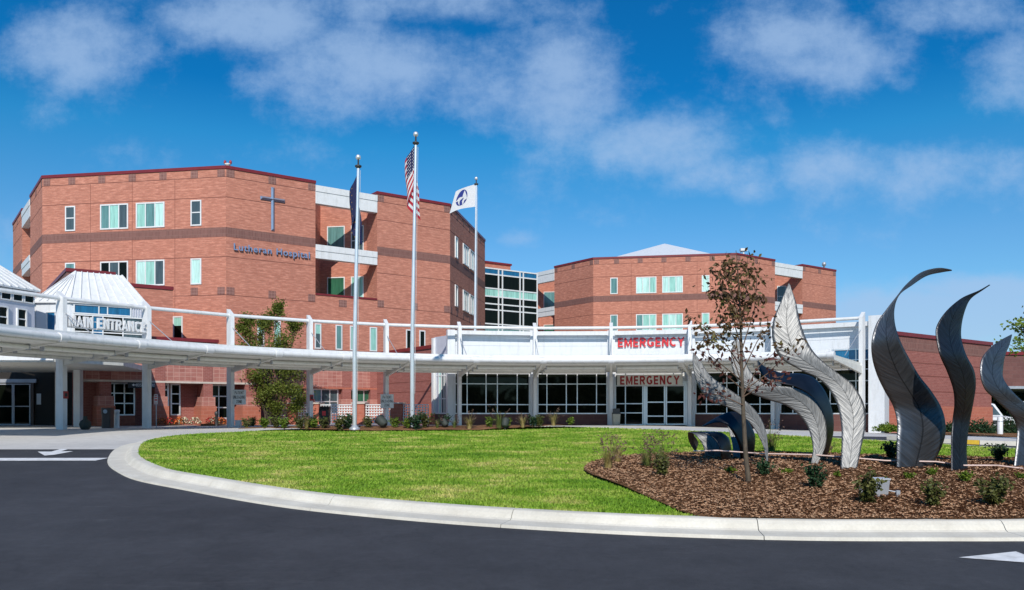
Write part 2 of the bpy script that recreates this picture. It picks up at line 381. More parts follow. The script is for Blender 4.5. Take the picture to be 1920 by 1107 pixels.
def capitals(name, body, face, t, z, out, mat, parent, height, width, depth=.03, th=.17, line=1.5, gap=.14):
    """block capitals on a Face, each text line centred on t; width = full width of the longest line"""
    rows = body.split('\n'); W = lambda s: sum((GL_[c][0] if c != ' ' else .38)+gap for c in s)-gap
    mx = max(W(s) for s in rows); sx = width/mx; mb = MB(); k = 0
    for i, s in enumerate(rows):
        x = -W(s)/2; zb = z+((len(rows)-1)/2-i)*height*line-height/2
        for c in s:
            if c == ' ': x += .38+gap; continue
            w, st = GL_[c]
            for pl in st:
                k += 1; o1 = out+depth+.0006*(k % 4); h = th/2; n = len(pl); L, Q = [], []
                for j, p in enumerate(pl):
                    a = pl[max(j-1, 0)]; b = pl[min(j+1, n-1)]
                    if 0 < j < n-1:
                        d1 = Vector((p[0]-a[0], p[1]-a[1])).normalized(); d2 = Vector((b[0]-p[0], b[1]-p[1])).normalized(); d = (d1+d2).normalized(); m = min(1.8, 1/max(.3, d.dot(d1)))
                    else: d = Vector((b[0]-a[0], b[1]-a[1])).normalized(); m = 1
                    nr = Vector((-d.y, d.x))*h*m; L.append((p[0]+nr.x, p[1]+nr.y)); Q.append((p[0]-nr.x, p[1]-nr.y))
                cv = lambda q, o: face.p(t+(x+q[0])*sx, zb+min(1, max(0, q[1]))*height, o)
                for j in range(n-1): mb.hexa([cv(L[j], out), cv(L[j+1], out), cv(Q[j+1], out), cv(Q[j], out)], [cv(L[j], o1), cv(L[j+1], o1), cv(Q[j+1], o1), cv(Q[j], o1)], mat)
            x += w+gap
    return mb.build(name, parent, face.p(t, z, out))

# ------------------------------------------------------------------ terrain
def base(x, y):
    z = -.9+.0429*(y-11) if y < 31.98 else 0.0
    return z-.03*max(0, min(x-8, 30))*max(0, min(1, (y-20)/12))
def smooth(pts, closed=True, step=.35):
    n = len(pts); out = []
    for i in range(n if closed else n-1):
        g = lambda k: Vector(pts[k % n] if closed else pts[max(0, min(n-1, k))])
        p0, p1, p2, p3 = g(i-1), g(i), g(i+1), g(i+2); m = max(2, int((p2-p1).length/step))
        for j in range(m):
            t = j/m
            out.append(tuple(.5*((2*p1)+(p2-p0)*t+(2*p0-5*p1+4*p2-p3)*t*t+(3*p1-p0-3*p2+p3)*t**3)))
    if not closed: out.append(tuple(pts[-1]))
    return out
def inside(p, poly):
    x, y = p; c = False; j = len(poly)-1
    for i in range(len(poly)):
        xi, yi = poly[i]; xj, yj = poly[j]
        if (yi > y) != (yj > y) and x < (xj-xi)*(y-yi)/(yj-yi)+xi: c = not c
        j = i
    return c
ISL = smooth([(-9.6, 29.0), (-10.95, 27.64), (-11.19, 25.72), (-10.75, 23.86), (-9.84, 21.59), (-9.0, 19.86), (-8.16, 18.49), (-7.07, 17), (-5.72, 15.74),
    (-4.08, 14.29), (-2.77, 13.33), (-1.05, 12.43), (.46, 11.84), (2.07, 11.38), (3.72, 11.12), (5.33, 11.08), (6.93, 11.12), (9, 11.5), (11.5, 12.6),
    (13.8, 14.6), (15.2, 17), (15.3, 19.5), (14, 22.3), (11.8, 25.2), (9, 27.6), (6, 29.8), (2.5, 31.7), (-1, 32.5), (-5, 31.6), (-8, 30.4)])
MUL = smooth([(2.55, 11.3), (2.27, 12.48), (1.99, 13.96), (1.5, 16.1), (1.55, 17.3), (2.1, 18.9), (3.2, 20.2), (4.6, 20.7), (7.3, 20.5), (8.9, 19.9), (11.7, 19.0),
    (13.5, 17.6), (14.0, 15.8), (12.8, 13.8), (11, 12.3), (9, 11.45), (6.93, 11.06), (5.33, 11.02), (3.72, 11.06)])
BED = smooth([(-9.75, 29.3), (-8.2, 29.5), (-5.5, 29.15), (-3.5, 29.3), (-1.15, 29.6), (1, 30.5), (2.5, 31.2), (2.6, 31.65), (-1, 32.4), (-5, 31.5), (-8, 30.3), (-9.5, 29.6)])
def mound(x, y):
    return .16*math.exp(-(((x-7.5)/5)**2+((y-16.3)/2.6)**2))
def bedrise(x, y):
    return .10*math.exp(-((y-(30.5+.09*(x+3)))/.9)**2)
def ground(x, y):
    z = base(x, y)
    if inside((x, y), ISL):
        z += .15
        if inside((x, y), MUL): z += .02+mound(x, y)
        elif inside((x, y), BED): z += .03+bedrise(x, y)
    return z
def place(px, py):
    """point of the ground seen at a photo pixel"""
    D = 8.0; k = (px-HX)/F
    while D < 60:
        if EYE-ground(k*D, D) <= (py-HY)/F*D: break
        D += .03
    return (k*D, D, ground(k*D, D))
def sheet(name, poly, off, mat, hfun=base, step=1.2):
    """a sheet cut to an outline, following the terrain"""
    bm = bmesh.new(); bm.faces.new([bm.verts.new((p[0], p[1], 0)) for p in poly])
    x0, x1 = min(p[0] for p in poly), max(p[0] for p in poly); y0, y1 = min(p[1] for p in poly), max(p[1] for p in poly)
    for ax, lo, hi in ((0, x0, x1), (1, y0, y1)):
        k = lo+step
        while k < hi:
            co = (k, 0, 0) if ax == 0 else (0, k, 0); no = (1, 0, 0) if ax == 0 else (0, 1, 0)
            bmesh.ops.bisect_plane(bm, geom=bm.verts[:]+bm.edges[:]+bm.faces[:], plane_co=co, plane_no=no); k += step
    bmesh.ops.triangulate(bm, faces=[f for f in bm.faces if len(f.verts) > 4])
    for v in bm.verts: v.co.z = hfun(v.co.x, v.co.y)+off
    bmesh.ops.recalc_face_normals(bm, faces=bm.faces)
    if sum(f.normal.z for f in bm.faces) < 0: bmesh.ops.reverse_faces(bm, faces=bm.faces)
    me = bpy.data.meshes.new(name); bm.to_mesh(me); bm.free(); me.materials.append(M[mat])
    for p in me.polygons: p.use_smooth = True
    o = bpy.data.objects.new(name, me); COL.objects.link(o); return o
# ------------------------------------------------------------------ setting: ground, road, drive, lawn
struct(sheet('ground', [(-500, -60), (500, -60), (500, 700), (-500, 700)], -.12, 'soil', step=40))
struct(sheet('road', [(-70, -25), (70, -25), (70, 45), (-70, 45)], 0, 'asphalt', step=2.66))
struct(sheet('drive', [(-60, 23.3), (-11.0, 23.62), (-9, 24), (-7, 28), (-1, 31.5), (3, 30.5), (7, 28.2), (9.0, 28.6), (11.5, 30.2), (14.4, 31), (30, 33), (30, 44.9), (-60, 44.9)], .004, 'concrete'))
struct(sheet('plaza', [(-60, 44.9), (30, 44.9), (30, 62), (-60, 62)], .004, 'concrete', step=4))
struct(sheet('lawn', ISL, .15, 'lawn', step=.8))
o = struct(sheet('mulch_bed', MUL, .172, 'mulch', lambda x, y: base(x, y)+mound(x, y)+.02*mnoise.noise(Vector((x*1.7, y*1.7, 3))), step=.4))
struct(sheet('flagpole_bed', BED, .178, 'mulch', lambda x, y: base(x, y)+bedrise(x, y)+.03*mnoise.noise(Vector((x*1.5, y*1.5, 9))), step=.3))
struct(sheet('pavement', [(13.3, 29.0), (14.4, 27.6), (16, 26.7), (19, 26.2), (27, 26.4), (27, 29.4), (20, 29.8), (14.6, 30.9)], .13, 'concrete'))
struct(sheet('shrub_bed', [(14.7, 30.9), (20, 29.8), (27, 29.4), (33, 36), (30.5, 50), (24.5, 45.8), (18.2, 40.6), (17.2, 36)], .15, 'mulch'))
struct(sheet('entrance_bed', [(-17.6, 41.8), (-15.0, 42.6), (-13.2, 44.4), (-14.4, 46.1), (-17.5, 44.1)], .10, 'mulch'))
# kerb: rolled profile swept round the island in cast lengths with open joints
def kerb():
    n = len(ISL); mb = MB()
    nr = []
    for i in range(n):
        a, b = Vector(ISL[i-1]), Vector(ISL[(i+1) % n]); d = (b-a).normalized(); nr.append(Vector((d.y, -d.x)))
    c = sum((Vector(p) for p in ISL), Vector((0, 0)))/n
    if (Vector(ISL[0])-c).dot(nr[0]) < 0: nr = [-k for k in nr]
    prof = [(-.02, -.05), (-.02, .165), (.13, .165), (.17, .155), (.22, .11), (.26, .05), (.30, .03), (.68, .016), (.70, -.05)]
    acc = 0; seg = []
    def ring(p, k): 
        z = base(p.x, p.y); return [(p.x+k.x*a, p.y+k.y*a, z+h) for a, h in prof]
    def flush(seg):
        vs = [q for r in seg for q in r]; m = len(prof); fs = []
        for i in range(len(seg)-1):
            for j in range(m-1): fs.append((i*m+j, i*m+j+1, (i+1)*m+j+1, (i+1)*m+j))
        fs.append(tuple(range(m))); fs.append(tuple(range((len(seg)-1)*m+m-1, (len(seg)-1)*m-1, -1)))
        mb.raw(vs, fs, 'kerb')
    for i in range(n+1):
        p = Vector(ISL[i % n]); q = Vector(ISL[(i+1) % n]); k = nr[i % n]
        seg.append(ring(p, k)); acc += (q-p).length
        if acc > 3.05 or i == n:
            if i < n: e = p+(q-p)*.975; seg.append(ring(e, (k*.025+nr[(i+1) % n]*.975).normalized()))
            flush(seg); seg = []; acc = 0
    o = mb.build('kerb'); return struct(o)
kerb()
# yellow kerb of the pavement on the right, road paint
mb = MB()
def strip(mb, pts, w, off, mat, h=.004):
    for a, b in zip(pts, pts[1:]):
        d = (Vector(b)-Vector(a)).normalized(); k = Vector((d.y, -d.x))*w/2
        q = [Vector(a)-k, Vector(a)+k, Vector(b)+k, Vector(b)-k]
        mb.hexa([(p.x, p.y, base(p.x, p.y)+off) for p in q], [(p.x, p.y, base(p.x, p.y)+off+h) for p in q], mat)
pk = smooth([(13.25, 28.95), (14.35, 27.55), (15.97, 26.65), (19, 26.15), (27, 26.35)], False, .5)
ky = [i for i, p in enumerate(pk) if p[0] > 15.3][0]; kx = [i for i, p in enumerate(pk) if p[0] > 14.5][0]; strip(mb, pk[:kx+1], .16, -.02, 'kerb', .158); strip(mb, pk[kx:ky+1], .16, -.02, 'yellow', .158); strip(mb, pk[ky:], .16, -.02, 'kerb', .158)
struct(mb.build('pavement_kerb'))
mb = MB()
strip(mb, [(-30, 20.55), (-10.35, 20.75)], .62, .004, 'roadpaint')
struct(mb.build('stop_line'))
mb = MB()
q = [(-13.07, 22.55), (-12.36, 21.65), (-12.30, 22.35), (-11.85, 22.95), (-12.35, 22.78), (-12.42, 23.5), (-12.95, 23.5), (-12.80, 22.9)]
def flat(mb, pts, off, mat): mb.face([(x, y, base(x, y)+off) for x, y in pts], mat)
A = Vector((-13.1, 22.3)); dr = Vector((1.0, .55)).normalized(); sd = Vector((-dr.y, dr.x))
ar = [A, A+dr*.75-sd*.50, A+dr*.70-sd*.16, A+dr*1.6-sd*.16, A+dr*1.6+sd*.16, A+dr*.70+sd*.16, A+dr*.75+sd*.50]
flat(mb, [place(a_, b_)[:2] for a_, b_ in [(70.5, 848), (83.7, 855.5), (101, 854), (137.5, 847.3), (114, 847.3), (129, 842.8), (115, 842.8), (96, 847.8)][::-1]], .012, 'roadpaint')
struct(mb.build('road_arrow'))
mb = MB()
A = Vector((5.12, 9.42)); dr = Vector((1.0, -.02)).normalized(); sd = Vector((-dr.y, dr.x))
ar = [A, A+dr*.85-sd*.34, A+dr*.85-sd*.11, A+dr*2.1-sd*.11, A+dr*2.1+sd*.11, A+dr*.85+sd*.11, A+dr*.85+sd*.34]
flat(mb, [(p.x, p.y) for p in ar], .008, 'roadpaint')
struct(mb.build('road_arrow'))
mb = MB()
for a in ((12.7, 26.9), (13.7, 25.4), (15.0, 24.2), (16.4, 23.4), (18.6, 23.0)): strip(mb, [a, (a[0]+.75, a[1]-.45)], .12, .004, 'roadpaint')
struct(mb.build('lane_dashes'))

# short grass and bark chips: real blades and chips, far too many to count
def scatter(name, poly, n, mk, mats, label, cat, dens):
    xs = [p[0] for p in poly]; ys = [p[1] for p in poly]; mb = MB(); k = 0
    r = random.Random(11)
    V = []; Fc = []
    while k < n:
        y = min(ys)+(max(ys)-min(ys))*r.random()**dens; x = r.uniform(min(xs), max(xs))
        if abs(x)/max(y, 1) > .68 or not inside((x, y), poly): continue
        if name == 'short_grass' and (inside((x, y), MUL) or inside((x, y), BED)): k += .2; continue
        mk(V, Fc, x, y, r); k += 1
    me = bpy.data.meshes.new(name); me.from_pydata(V, [], Fc); me.materials.append(M[mats]); me.update()
    o = bpy.data.objects.new(name, me); COL.objects.link(o)
    return tag(o, label, cat, kind='stuff')
def blade(V, Fc, x, y, r):
    z = base(x, y)+.148; h = r.uniform(.02, .05); a = r.uniform(0, 6.28); w = .006+.0006*y; b = len(V); l = r.uniform(-.03, .03)
    V += [(x-w*math.cos(a), y-w*math.sin(a), z), (x+w*math.cos(a), y+w*math.sin(a), z), (x+l, y+r.uniform(-.03, .03), z+h)]; Fc.append((b, b+1, b+2))
scatter('short_grass', ISL, 130000, blade, 'blade', 'short green mown grass blades covering the kerbed island lawn', 'grass', 1.8)
def chip(V, Fc, x, y, r):
    z = base(x, y)+.19+mound(x, y)+r.uniform(-.005, .02); L = r.uniform(.010, .034); W = r.uniform(.004, .009); a = r.uniform(0, 3.14); t = r.uniform(-.5, .5); b = len(V)
    c, s_ = math.cos(a), math.sin(a)
    for u, v in ((-L, -W), (L, -W), (L, W), (-L, W)): V.append((x+c*u-s_*v, y+s_*u+c*v, z+t*u*.5+v*.8))
    Fc.append((b, b+1, b+2, b+3))
scatter('bark_chips', MUL, 42000, chip, 'chip', 'loose brown bark chips covering the sculpture bed', 'bark chips', 1.3)

# ------------------------------------------------------------------ hospital towers
U = Vector((.98540, -.17025)); VV = Vector((.17025, .98540))
EE = (U+VV).normalized()                      # the chamfer direction
def tower(o, label, W=13.6, left_low=True, wingname='hospital_tower'):
    """octagonal four storey tower; o = its front right corner"""
    O = Vector(o)
    L = lambda u, v: tuple(O+U*u+VV*v)
    root = thing(wingname, (*L(-W/2, 0), 0), label, 'building')
    half = [(0, 0), (4.35, 4.35), (3.1, 5.6), (2.77, 5.93), (2.77, 8.96), (6.44, 8.96), (7.7, 7.7), (12.1, 12.1), (12.1, 25.5)]
    mir = [(-W-u-.06*v, v) for u, v in half][::-1]
    up = [L(*p) for p in mir+half]; top = EYE+16.05; led = EYE+8.25
    octo = [L(*p) for p in [(-W-12.83, 25.5), (-W-12.83, 12.1), (-W, 0), (0, 0), (12.1, 12.1), (12.1, 25.5)]]
    octo_full = octo+[L(0, 37.6), L(-W, 37.6)]
    w = MB()
    def wall_run(pts, z0, z1, closed=False):
        for p, q in zip(pts, pts[1:]): w.face([(*p, z0), (*q, z0), (*q, z1), (*p, z1)], 'brick')
    back = [L(12.1, 25.5), L(0, 37.6), L(-W, 37.6), L(-W-12.83, 25.5)]
    wall_run(octo, 0, led); wall_run(back, 0, top); wall_run(up, led, top)
    w.face([(*p, led) for p in octo_full], 'roofgrey')
    w.face([(*p, top-.5) for p in up+[L(0, 37.6), L(-W, 37.6)]], 'roofgrey')
    # outer faces that carry the decoration
    fr = Face(L(-W, 0), U); cr1 = Face(L(0, 0), EE); sd = Face(L(12.1, 12.1), VV)
    lc = Face(L(-W-12.83, 12.1), U*12.83-VV*12.1); ls = Face(L(-W-12.83, 25.5), -VV); LN = 17.63; LA, LB_ = LN*(1-7.7/12.1), LN*(1-4.35/12.1)
    spans = [(fr, 0, W), (cr1, 0, 6.15), (cr1, 10.9, 17.11), (sd, 0, 13.4), (lc, 0, LA), (lc, LB_, LN), (ls, 0, 13.4)]
    cop = MB(); E_ = EYE
    for f, a, b in spans:
        f.box(w, a, b, E_+11.58, E_+12.2, 0, .012, 'purple')
        for z in (15.5, 14.17, 10.25, 7.73): f.box(w, a, b, E_+z, E_+z+.035, 0, .005, 'joint')
        if b-a > 10:
            for q_ in (.27, .5, .73): f.box(w, (b-a)*q_-.012, (b-a)*q_+.012, E_+4.5, E_+11.57, 0, .004, 'joint'); f.box(w, (b-a)*q_-.012, (b-a)*q_+.012, E_+12.21, E_+15.49, 0, .004, 'joint')
        n = 5 if b-a > 10 else 1; ts = [.35]+[(a*0+(b-a)*(k+1)/(n+1)) for k in range(n)]+[b-a-.35] if b-a > 10 else [.28, (b-a)*.5, b-a-.28]
        for t in ts:
            for z in (15.52, 7.77): f.box(w, a+t-.26, a+t+.26, E_+z, E_+z+.5, .005, .018, 'tile')
        c1 = MB(); f.box(c1, a-.03, b+.03, top, top+.2, -.3, .06, 'coping'); c1.build('coping', root, f.p(a, top))
    for f in (cr1, lc):                                   # ledges in front of the open bays
        c1 = MB(); f.box(c1, 6.18 if f is cr1 else LA+.03, 10.87 if f is cr1 else LB_-.03, led, led+.13, -.35, .05, 'coping'); c1.build('coping', root, f.p(7, led))
        f.box(w, 7.9, 8.5, E_+7.55, E_+8.05, 0, .018, 'tile')
    # parapet copings round the open bay
    for m in (1, -1):
        cop = MB(); pr = [p if m == 1 else (-W-p[0]-.06*p[1], p[1]) for p in half[1:7]]
        for p, q in zip(pr, pr[1:]):
            p2, q2 = L(*p), L(*q); f = Face(p2, (q2[0]-p2[0], q2[1]-p2[1])); ln = math.dist(p2, q2)
            if m == -1: f = Face(q2, (p2[0]-q2[0], p2[1]-q2[1]))
            f.box(cop, 0, ln, top, top+.2, -.28, .04, 'coping')
        cop.build('coping', root, (*L(*pr[2]), top))
    w.build('wall', root)
    for f in (cr1, lc):
        a, b = (6.15, 10.9) if f is cr1 else (LA, LB_)
        for z0, z1 in ((14.67, 15.93), (10.83, 11.78)):
            b_ = MB(); f.box(b_, a+.005, b-.005, E_+z0, E_+z1, -.45, .03, 'white'); f.box(b_, a+.005, b-.005, E_+z1-.42, E_+z1+.01, .03, .07, 'white')
            b_.build('balcony_beam', root, f.p(a, E_+z0))
    rows = [(12.36, 14.06), (8.48, 10.2), (4.6, 6.3)]
    front = [(.0, (122.7, 141.6)), (1, (188.4, 240.8)), (2, (255.4, 309)), (3, (357.9, 378))]
    f0 = Face((-18.8-13.6*U.x, 54-13.6*U.y), U)
    sets = {0: ['slate', ('teal', 'mint', 'slate'), ('mint', 'teal', 'mintpale'), 'slate'],
            1: ['teal', ('dark', 'slate', 'dark'), ('mintpale', 'mint', 'slate'), 'mintpale'],
            2: ['mint', ('mint', 'teal', 'mint'), ('teal', 'mint', 'mint'), (('dark', 'mint'), (.6,))]}
    if not left_low: sets = {0: ['teal', ('mintpale', 'mintpale', 'mint'), ('mintpale', 'mint', 'mintpale'), 'mintpale'],
                             1: ['teal', ('teal', 'mint', 'mint'), ('mint', 'mintpale', 'mint'), 'mint'], 2: sets[2]}
    for r_, (z0, z1) in enumerate(rows):
        if r_ == 2:
            fr.window(root, f0.at(324.5), f0.at(343), E_+4.75, E_+6.4, [(('dark', 'mint'), (.62,))], fw=.085); continue
        for (k, (a, b)) in front:
            k = int(k); t0, t1 = f0.at(a), f0.at(b); pn = sets[r_][k]
            if k in (1, 2): fr.window(root, t0, t1, E_+z0, E_+z1, pn, (1/3, 2/3), fw=.09)
            else: fr.window(root, t0, t1, E_+z0, E_+z1, [pn], (), (.52,) if r_ == 0 and left_low else (), fw=.085)
        s0 = Face((-18.8+12.1*EE.x*math.sqrt(2), 54+12.1*EE.y*math.sqrt(2)), VV)
        if r_ < 2:
            sd.window(root, 1.55, 2.35, E_+z0, E_+z1, ['teal' if r_ else 'mintpale'], fw=.09, out=.08)
            sd.window(root, 4.3, 6.3, E_+z0, E_+z1, ('mintpale', 'slate', 'mintpale'), (1/3, 2/3), fw=.09, out=.08)
            sd.window(root, 6.8, 8.8, E_+z0, E_+z1, ('slate', 'mintpale', 'slate'), (1/3, 2/3), fw=.09, out=.08)
    # windows of the open bay
    for m in (1, -1):
        bf = Face(L(2.77, 8.96), U) if m == 1 else Face(L(-W-6.44-.54, 8.96), U)
        for r_, z0, z1 in ((0, 12.0, 14.1), (1, 8.3, 10.25)):
            bf.window(root, .55, 1.95, E_+z0, E_+z1, ['green' if r_ else 'teal'], fw=.07)
            bf.window(root, 2.45, 3.45, E_+z0, E_+z1, ['mint' if r_ else 'slate'], (), (.45,) if r_ == 0 else (), fw=.07)
    lf = Face(L(2.77, 6.0), VV)
    for z0, z1 in ((12.0, 14.0), (8.3, 10.2)): lf.window(root, .5, 1.9, E_+z0, E_+z1, ['dark'], fw=.07)
    return root, fr, cr1, sd
B1, FR1, CR1, SD1 = tower((-18.8, 54.0), 'orange brick hospital tower with a cross and lettering, behind the flagpoles', left_low=True)
B2, FR2, CR2, SD2 = tower((22.85, 83.54), 'more distant brick hospital tower under a white pitched roof, above the emergency entrance', W=14.55, left_low=False)
# low windows and purple band of the near tower's chamfer
w = MB(); CR1.box(w, 0, 17.1, EYE+3.9, EYE+4.45, 0, .014, 'purple'); FR1.box(w, 0, 13.6, EYE+3.9, EYE+4.45, 0, .014, 'purple'); w.build('brick_band', B1)
for a, b, pn in ((482, 495, (('dark', 'mint'), (.5,))), (513.5, 526, 'mint'), (589.7, 602, (('slate', 'mint'), (.6,))), (629, 641.5, 'teal'), (656, 668, 'mint'), (693, 706.7, 'mint'), (761, 772, 'dark'), (786, 797, (('mint', 'dark'), (.3,)))):
    CR1.window(B1, CR1.at(a), CR1.at(b), EYE+4.48, EYE+6.25, [pn], fw=.08)
# cross and name
c = MB(); t = CR1.at(511); z0, z1 = EYE+12.35, EYE+15.3
def bevel_bar(mb, face, pts, w, d, mat):
    (t0, za), (t1, zb) = pts
    if abs(t0-t1) < 1e-6: q = [(t0-w, za), (t0+w, za), (t0+w, zb), (t0-w, zb)]; rg = [(t0, za+w), (t0, zb-w)]
    else: q = [(t0, za-w), (t1, za-w), (t1, za+w), (t0, za+w)]; rg = [(t0+w, za), (t1-w, za)]
    P = [face.p(*k, .05) for k in q]; G = [face.p(*k, .05+d) for k in rg]
    if abs(t0-t1) < 1e-6: fs = [(0, 1, 4), (1, 2, 5, 4), (2, 3, 5), (3, 0, 4, 5)]
    else: fs = [(0, 1, 5, 4), (1, 2, 5), (2, 3, 4, 5), (3, 0, 4)]
    mb.raw(P+G, fs, mat)
bevel_bar(c, CR1, ((t, z0), (t, z1)), .115, .10, 'bluemetal')
bevel_bar(c, CR1, ((t-.85, EYE+14.47), (t+.85, EYE+14.47)), .125, .13, 'bluemetal')
CR1.box(c, t-.05, t+.05, z0+.2, z1-.2, 0, .05, 'darkmetal')
cross = tag(c.build('cross', None, CR1.p(t, z0)), 'large blue grey metal cross fixed to the brick corner above the hospital name', 'cross')
nm = thing('building_sign', CR1.p(CR1.at(508.5), EYE+10.75), 'blue metal letters spelling Lutheran Hospital on the brick under the cross', 'sign')
ta, tb = CR1.at(437), CR1.at(580)
lt = letters('lettering', 'Lutheran Hospital', CR1, (ta+tb)/2, EYE+10.93, .10, 'signblue', nm, size=.9, extrude=.05, bold=.010, spacing=1.15)
w0 = max(v.co.length for v in lt.data.vertices); k = (tb-ta)/2/w0
for v in lt.data.vertices: v.co = (v.co.x*k, v.co.y*k, v.co.z*min(k*1.0, 1.0))
# roof things
def roof_lamp(x, y, z, label):
    r = thing('obstruction_lamp', (x, y, z), label, 'lamp')
    b = MB(); b.lathe((x, y, z-.45), [(.09, 0), (.09, .55), (.2, .62), (.2, .68)], 'white'); b.tube([(x-.18, y, z+.25), (x, y, z+.2), (x+.18, y, z+.25)], .05, 'white'); b.build('bracket', r)
    for s in (-1, 1):
        b = MB(); b.lathe((x+s*.18, y, z+.22), [(.07, 0), (.09, .06), (.08, .2), (.02, .25)], 'darkred'); b.build('lamp_globe', r)
p = FR1.xy(13.5, -.4); roof_lamp(p[0], p[1], EYE+16.25, 'twin red obstruction lamp on a white bracket at the near tower corner')
p = CR2.xy(2.3, -1.0); q = MB(); q.tube([(p[0], p[1], EYE+15.6), (p[0], p[1], EYE+16.85)], .10, 'white'); q.box(p[0]-.36, p[0]+.36, p[1]-.25, p[1]+.25, EYE+16.85, EYE+17.1, 'white')
tag(q.build('roof_vent', None, (p[0], p[1], EYE+15.55)), 'small white vent on a stem on the far tower roof', 'vent')
p = CR2.xy(15.6, -.5); q = MB(); q.lathe((p[0], p[1], EYE+16.0), [(.12, 0), (.1, .6), (.22, .65), (.22, .95), (.05, 1.05)], 'steel')
tag(q.build('exhaust_pipe', None, (p[0], p[1], EYE+15.55)), 'thin grey exhaust pipe on the right end of the far tower', 'pipe')
# white hip roof on the far tower
h = MB(); O = Vector((22.2, 83.6)); L = lambda u, v: tuple(O+U*u+VV*v)
e0, e1, e2, e3 = L(-13.0, 5.6), L(-.4, 5.6), L(-.4, 24), L(-13.0, 24); ap = L(-6.4, 12.2); ap2 = L(-6.4, 17)
zb = EYE+16.75; za = EYE+19.9
h.prism([e0, e1, e2, e3], zb-1.5, zb+.25, 'panel')
for f in ([(*e0, zb+.26), (*e1, zb+.26), (*ap, za)], [(*e1, zb+.26), (*e2, zb+.26), (*ap2, za), (*ap, za)], [(*e2, zb+.26), (*e3, zb+.26), (*ap2, za)], [(*e3, zb+.26), (*e0, zb+.26), (*ap, za), (*ap2, za)]): h.face(f, 'panel')
h.build('roof', B2)
# ------------------------------------------------------------------ glass link between the towers
GL = Face((-3.0, 77.05), (.8218, .5698))
gr = thing('glass_link', GL.p(3.3, 0), 'dark gridded glass link joining the two brick towers', 'building')
w = MB(); GL.box(w, -1, 6.62, 0, EYE+13.5, -8, -.06, 'brick'); GL.box(w, -1, 5.0, EYE+13.5, EYE+14.6, -8, -2.2, 'brick'); GL.box(w, -1, 5.1, EYE+14.6, EYE+14.78, -8, -2.1, 'coping'); w.build('wall', gr)
f = MB(); g = MB(); xs = [0, 2.05, 2.5, 4.55, 4.95, 6.62]; zs = [0, 7.3, 8.06, 8.4, 9.75, 10.3, 11.0, 11.76, 13.1, 13.65]
pm = ['dark', 'teal', 'dark', 'dark', 'dark', 'dark', 'mint', 'dark', 'blue']
for x in xs: GL.box(f, x-.06, x+.06, 0, EYE+13.7, 0, .09, 'white')
for z in zs[1:]:
    for a, b in zip(xs, xs[1:]): GL.box(f, a+.06, b-.06, EYE+z-.06, EYE+z+.06, 0, .07, 'white')
for j, (a, b) in enumerate(zip(zs, zs[1:])):
    for i in range(5): GL.box(g, xs[i]+.06, xs[i+1]-.06, EYE+a, EYE+b, -.04, .02, pm[j] if not (j == 6 and i == 1) else 'mintpale')
f = f.build('curtain_wall', gr); go = g.build('pane', None); go.parent = f; go.location = -Vector(gr.location)-Vector(f.location)
# ------------------------------------------------------------------ curved canopy
CX, CY, RR = 2.53, 21.0, 24.37
ANG = [-78, -68.6, -59.1, -50.4, -41.1, -31.7, -22.2, -12.8, -3.0, 6.9, 16.9, 27.0, 37.1]
def pol(r, a, z=None):
    x, y = CX+r*math.sin(R(a)), CY+r*math.cos(R(a))
    return (x, y) if z is None else (x, y, z)
def rad_box(mb, a, r0, r1, w, z0, z1, mat, z0b=None, z1b=None):
    """radial box; z0/z1 at r0, z0b/z1b at r1"""
    z0b = z0 if z0b is None else z0b; z1b = z1 if z1b is None else z1b
    d = (math.cos(R(a)), -math.sin(R(a)))
    q = []
    for r, k in ((r0, -1), (r0, 1), (r1, 1), (r1, -1)):
        x, y = pol(r, a); q.append((x+d[0]*w/2*k, y+d[1]*w/2*k))
    lo = [(*q[0], z0), (*q[1], z0), (*q[2], z0b), (*q[3], z0b)]; hi = [(*q[0], z1), (*q[1], z1), (*q[2], z1b), (*q[3], z1b)]
    mb.hexa(lo, hi, mat)
can = thing('entrance_canopy', pol(RR, -10, 0), 'long curved white canopy on tall fin columns with a pipe rail and stay rods', 'canopy')
def uz(r): return 2.93+.17*(RR+.25-r)/5.4
for i, (a, b) in enumerate(zip(ANG, ANG[1:])):
    d = MB(); n = 5
    for j in range(n):
        a0, a1 = a+(b-a)*j/n, a+(b-a)*(j+1)/n
        r0, r1 = RR-5.05, RR+.25
        lo = [pol(r0, a0, uz(r0)), pol(r0, a1, uz(r0)), pol(r1, a1, uz(r1)), pol(r1, a0, uz(r1))]
        hi = [(p[0], p[1], p[2]+.2) for p in lo]
        d.hexa(lo, hi, 'soffit')
        r2 = RR-5.1
        d.hexa([pol(r2-.06, a0, 3.24), pol(r2-.06, a1, 3.24), pol(r2+.05, a1, 3.24), pol(r2+.05, a0, 3.24)], [pol(r2-.02, a0, 3.50), pol(r2-.02, a1, 3.50), pol(r2+.05, a1, 3.50), pol(r2+.05, a0, 3.50)], 'white')
        for k in range(4 if False else 0): pass
    d.build('roof_deck', can, pol(RR-2, (a+b)/2, 3))
    for rr in (RR-3.9, RR-2.55, RR-1.2):          # concentric purlin tubes with end plates
        q = MB(); e = .75
        q.tube([pol(rr, a+e+(b-a-2*e)*k/6, uz(rr)-.10) for k in range(7)], .085, 'soffit', 8)
        for ang in (a+e, b-e): rad_box(q, ang, rr-.1, rr+.1, .03, uz(rr)-.21, uz(rr)+.01, 'steel')
        q.build('purlin', can, pol(rr, (a+b)/2, 3))
    q = MB(); q.tube([pol(RR-5.2, a+(b-a)*k/8, 3.26) for k in range(9)], .13, 'white', 10)
    q.build('front_pipe', can, pol(RR-5.2, (a+b)/2, 3.26))
    q = MB(); q.tube([pol(RR, a, 5.36), pol(RR, b, 5.36)], .085, 'white', 10); q.build('top_rail', can, pol(RR, (a+b)/2, 5.36))
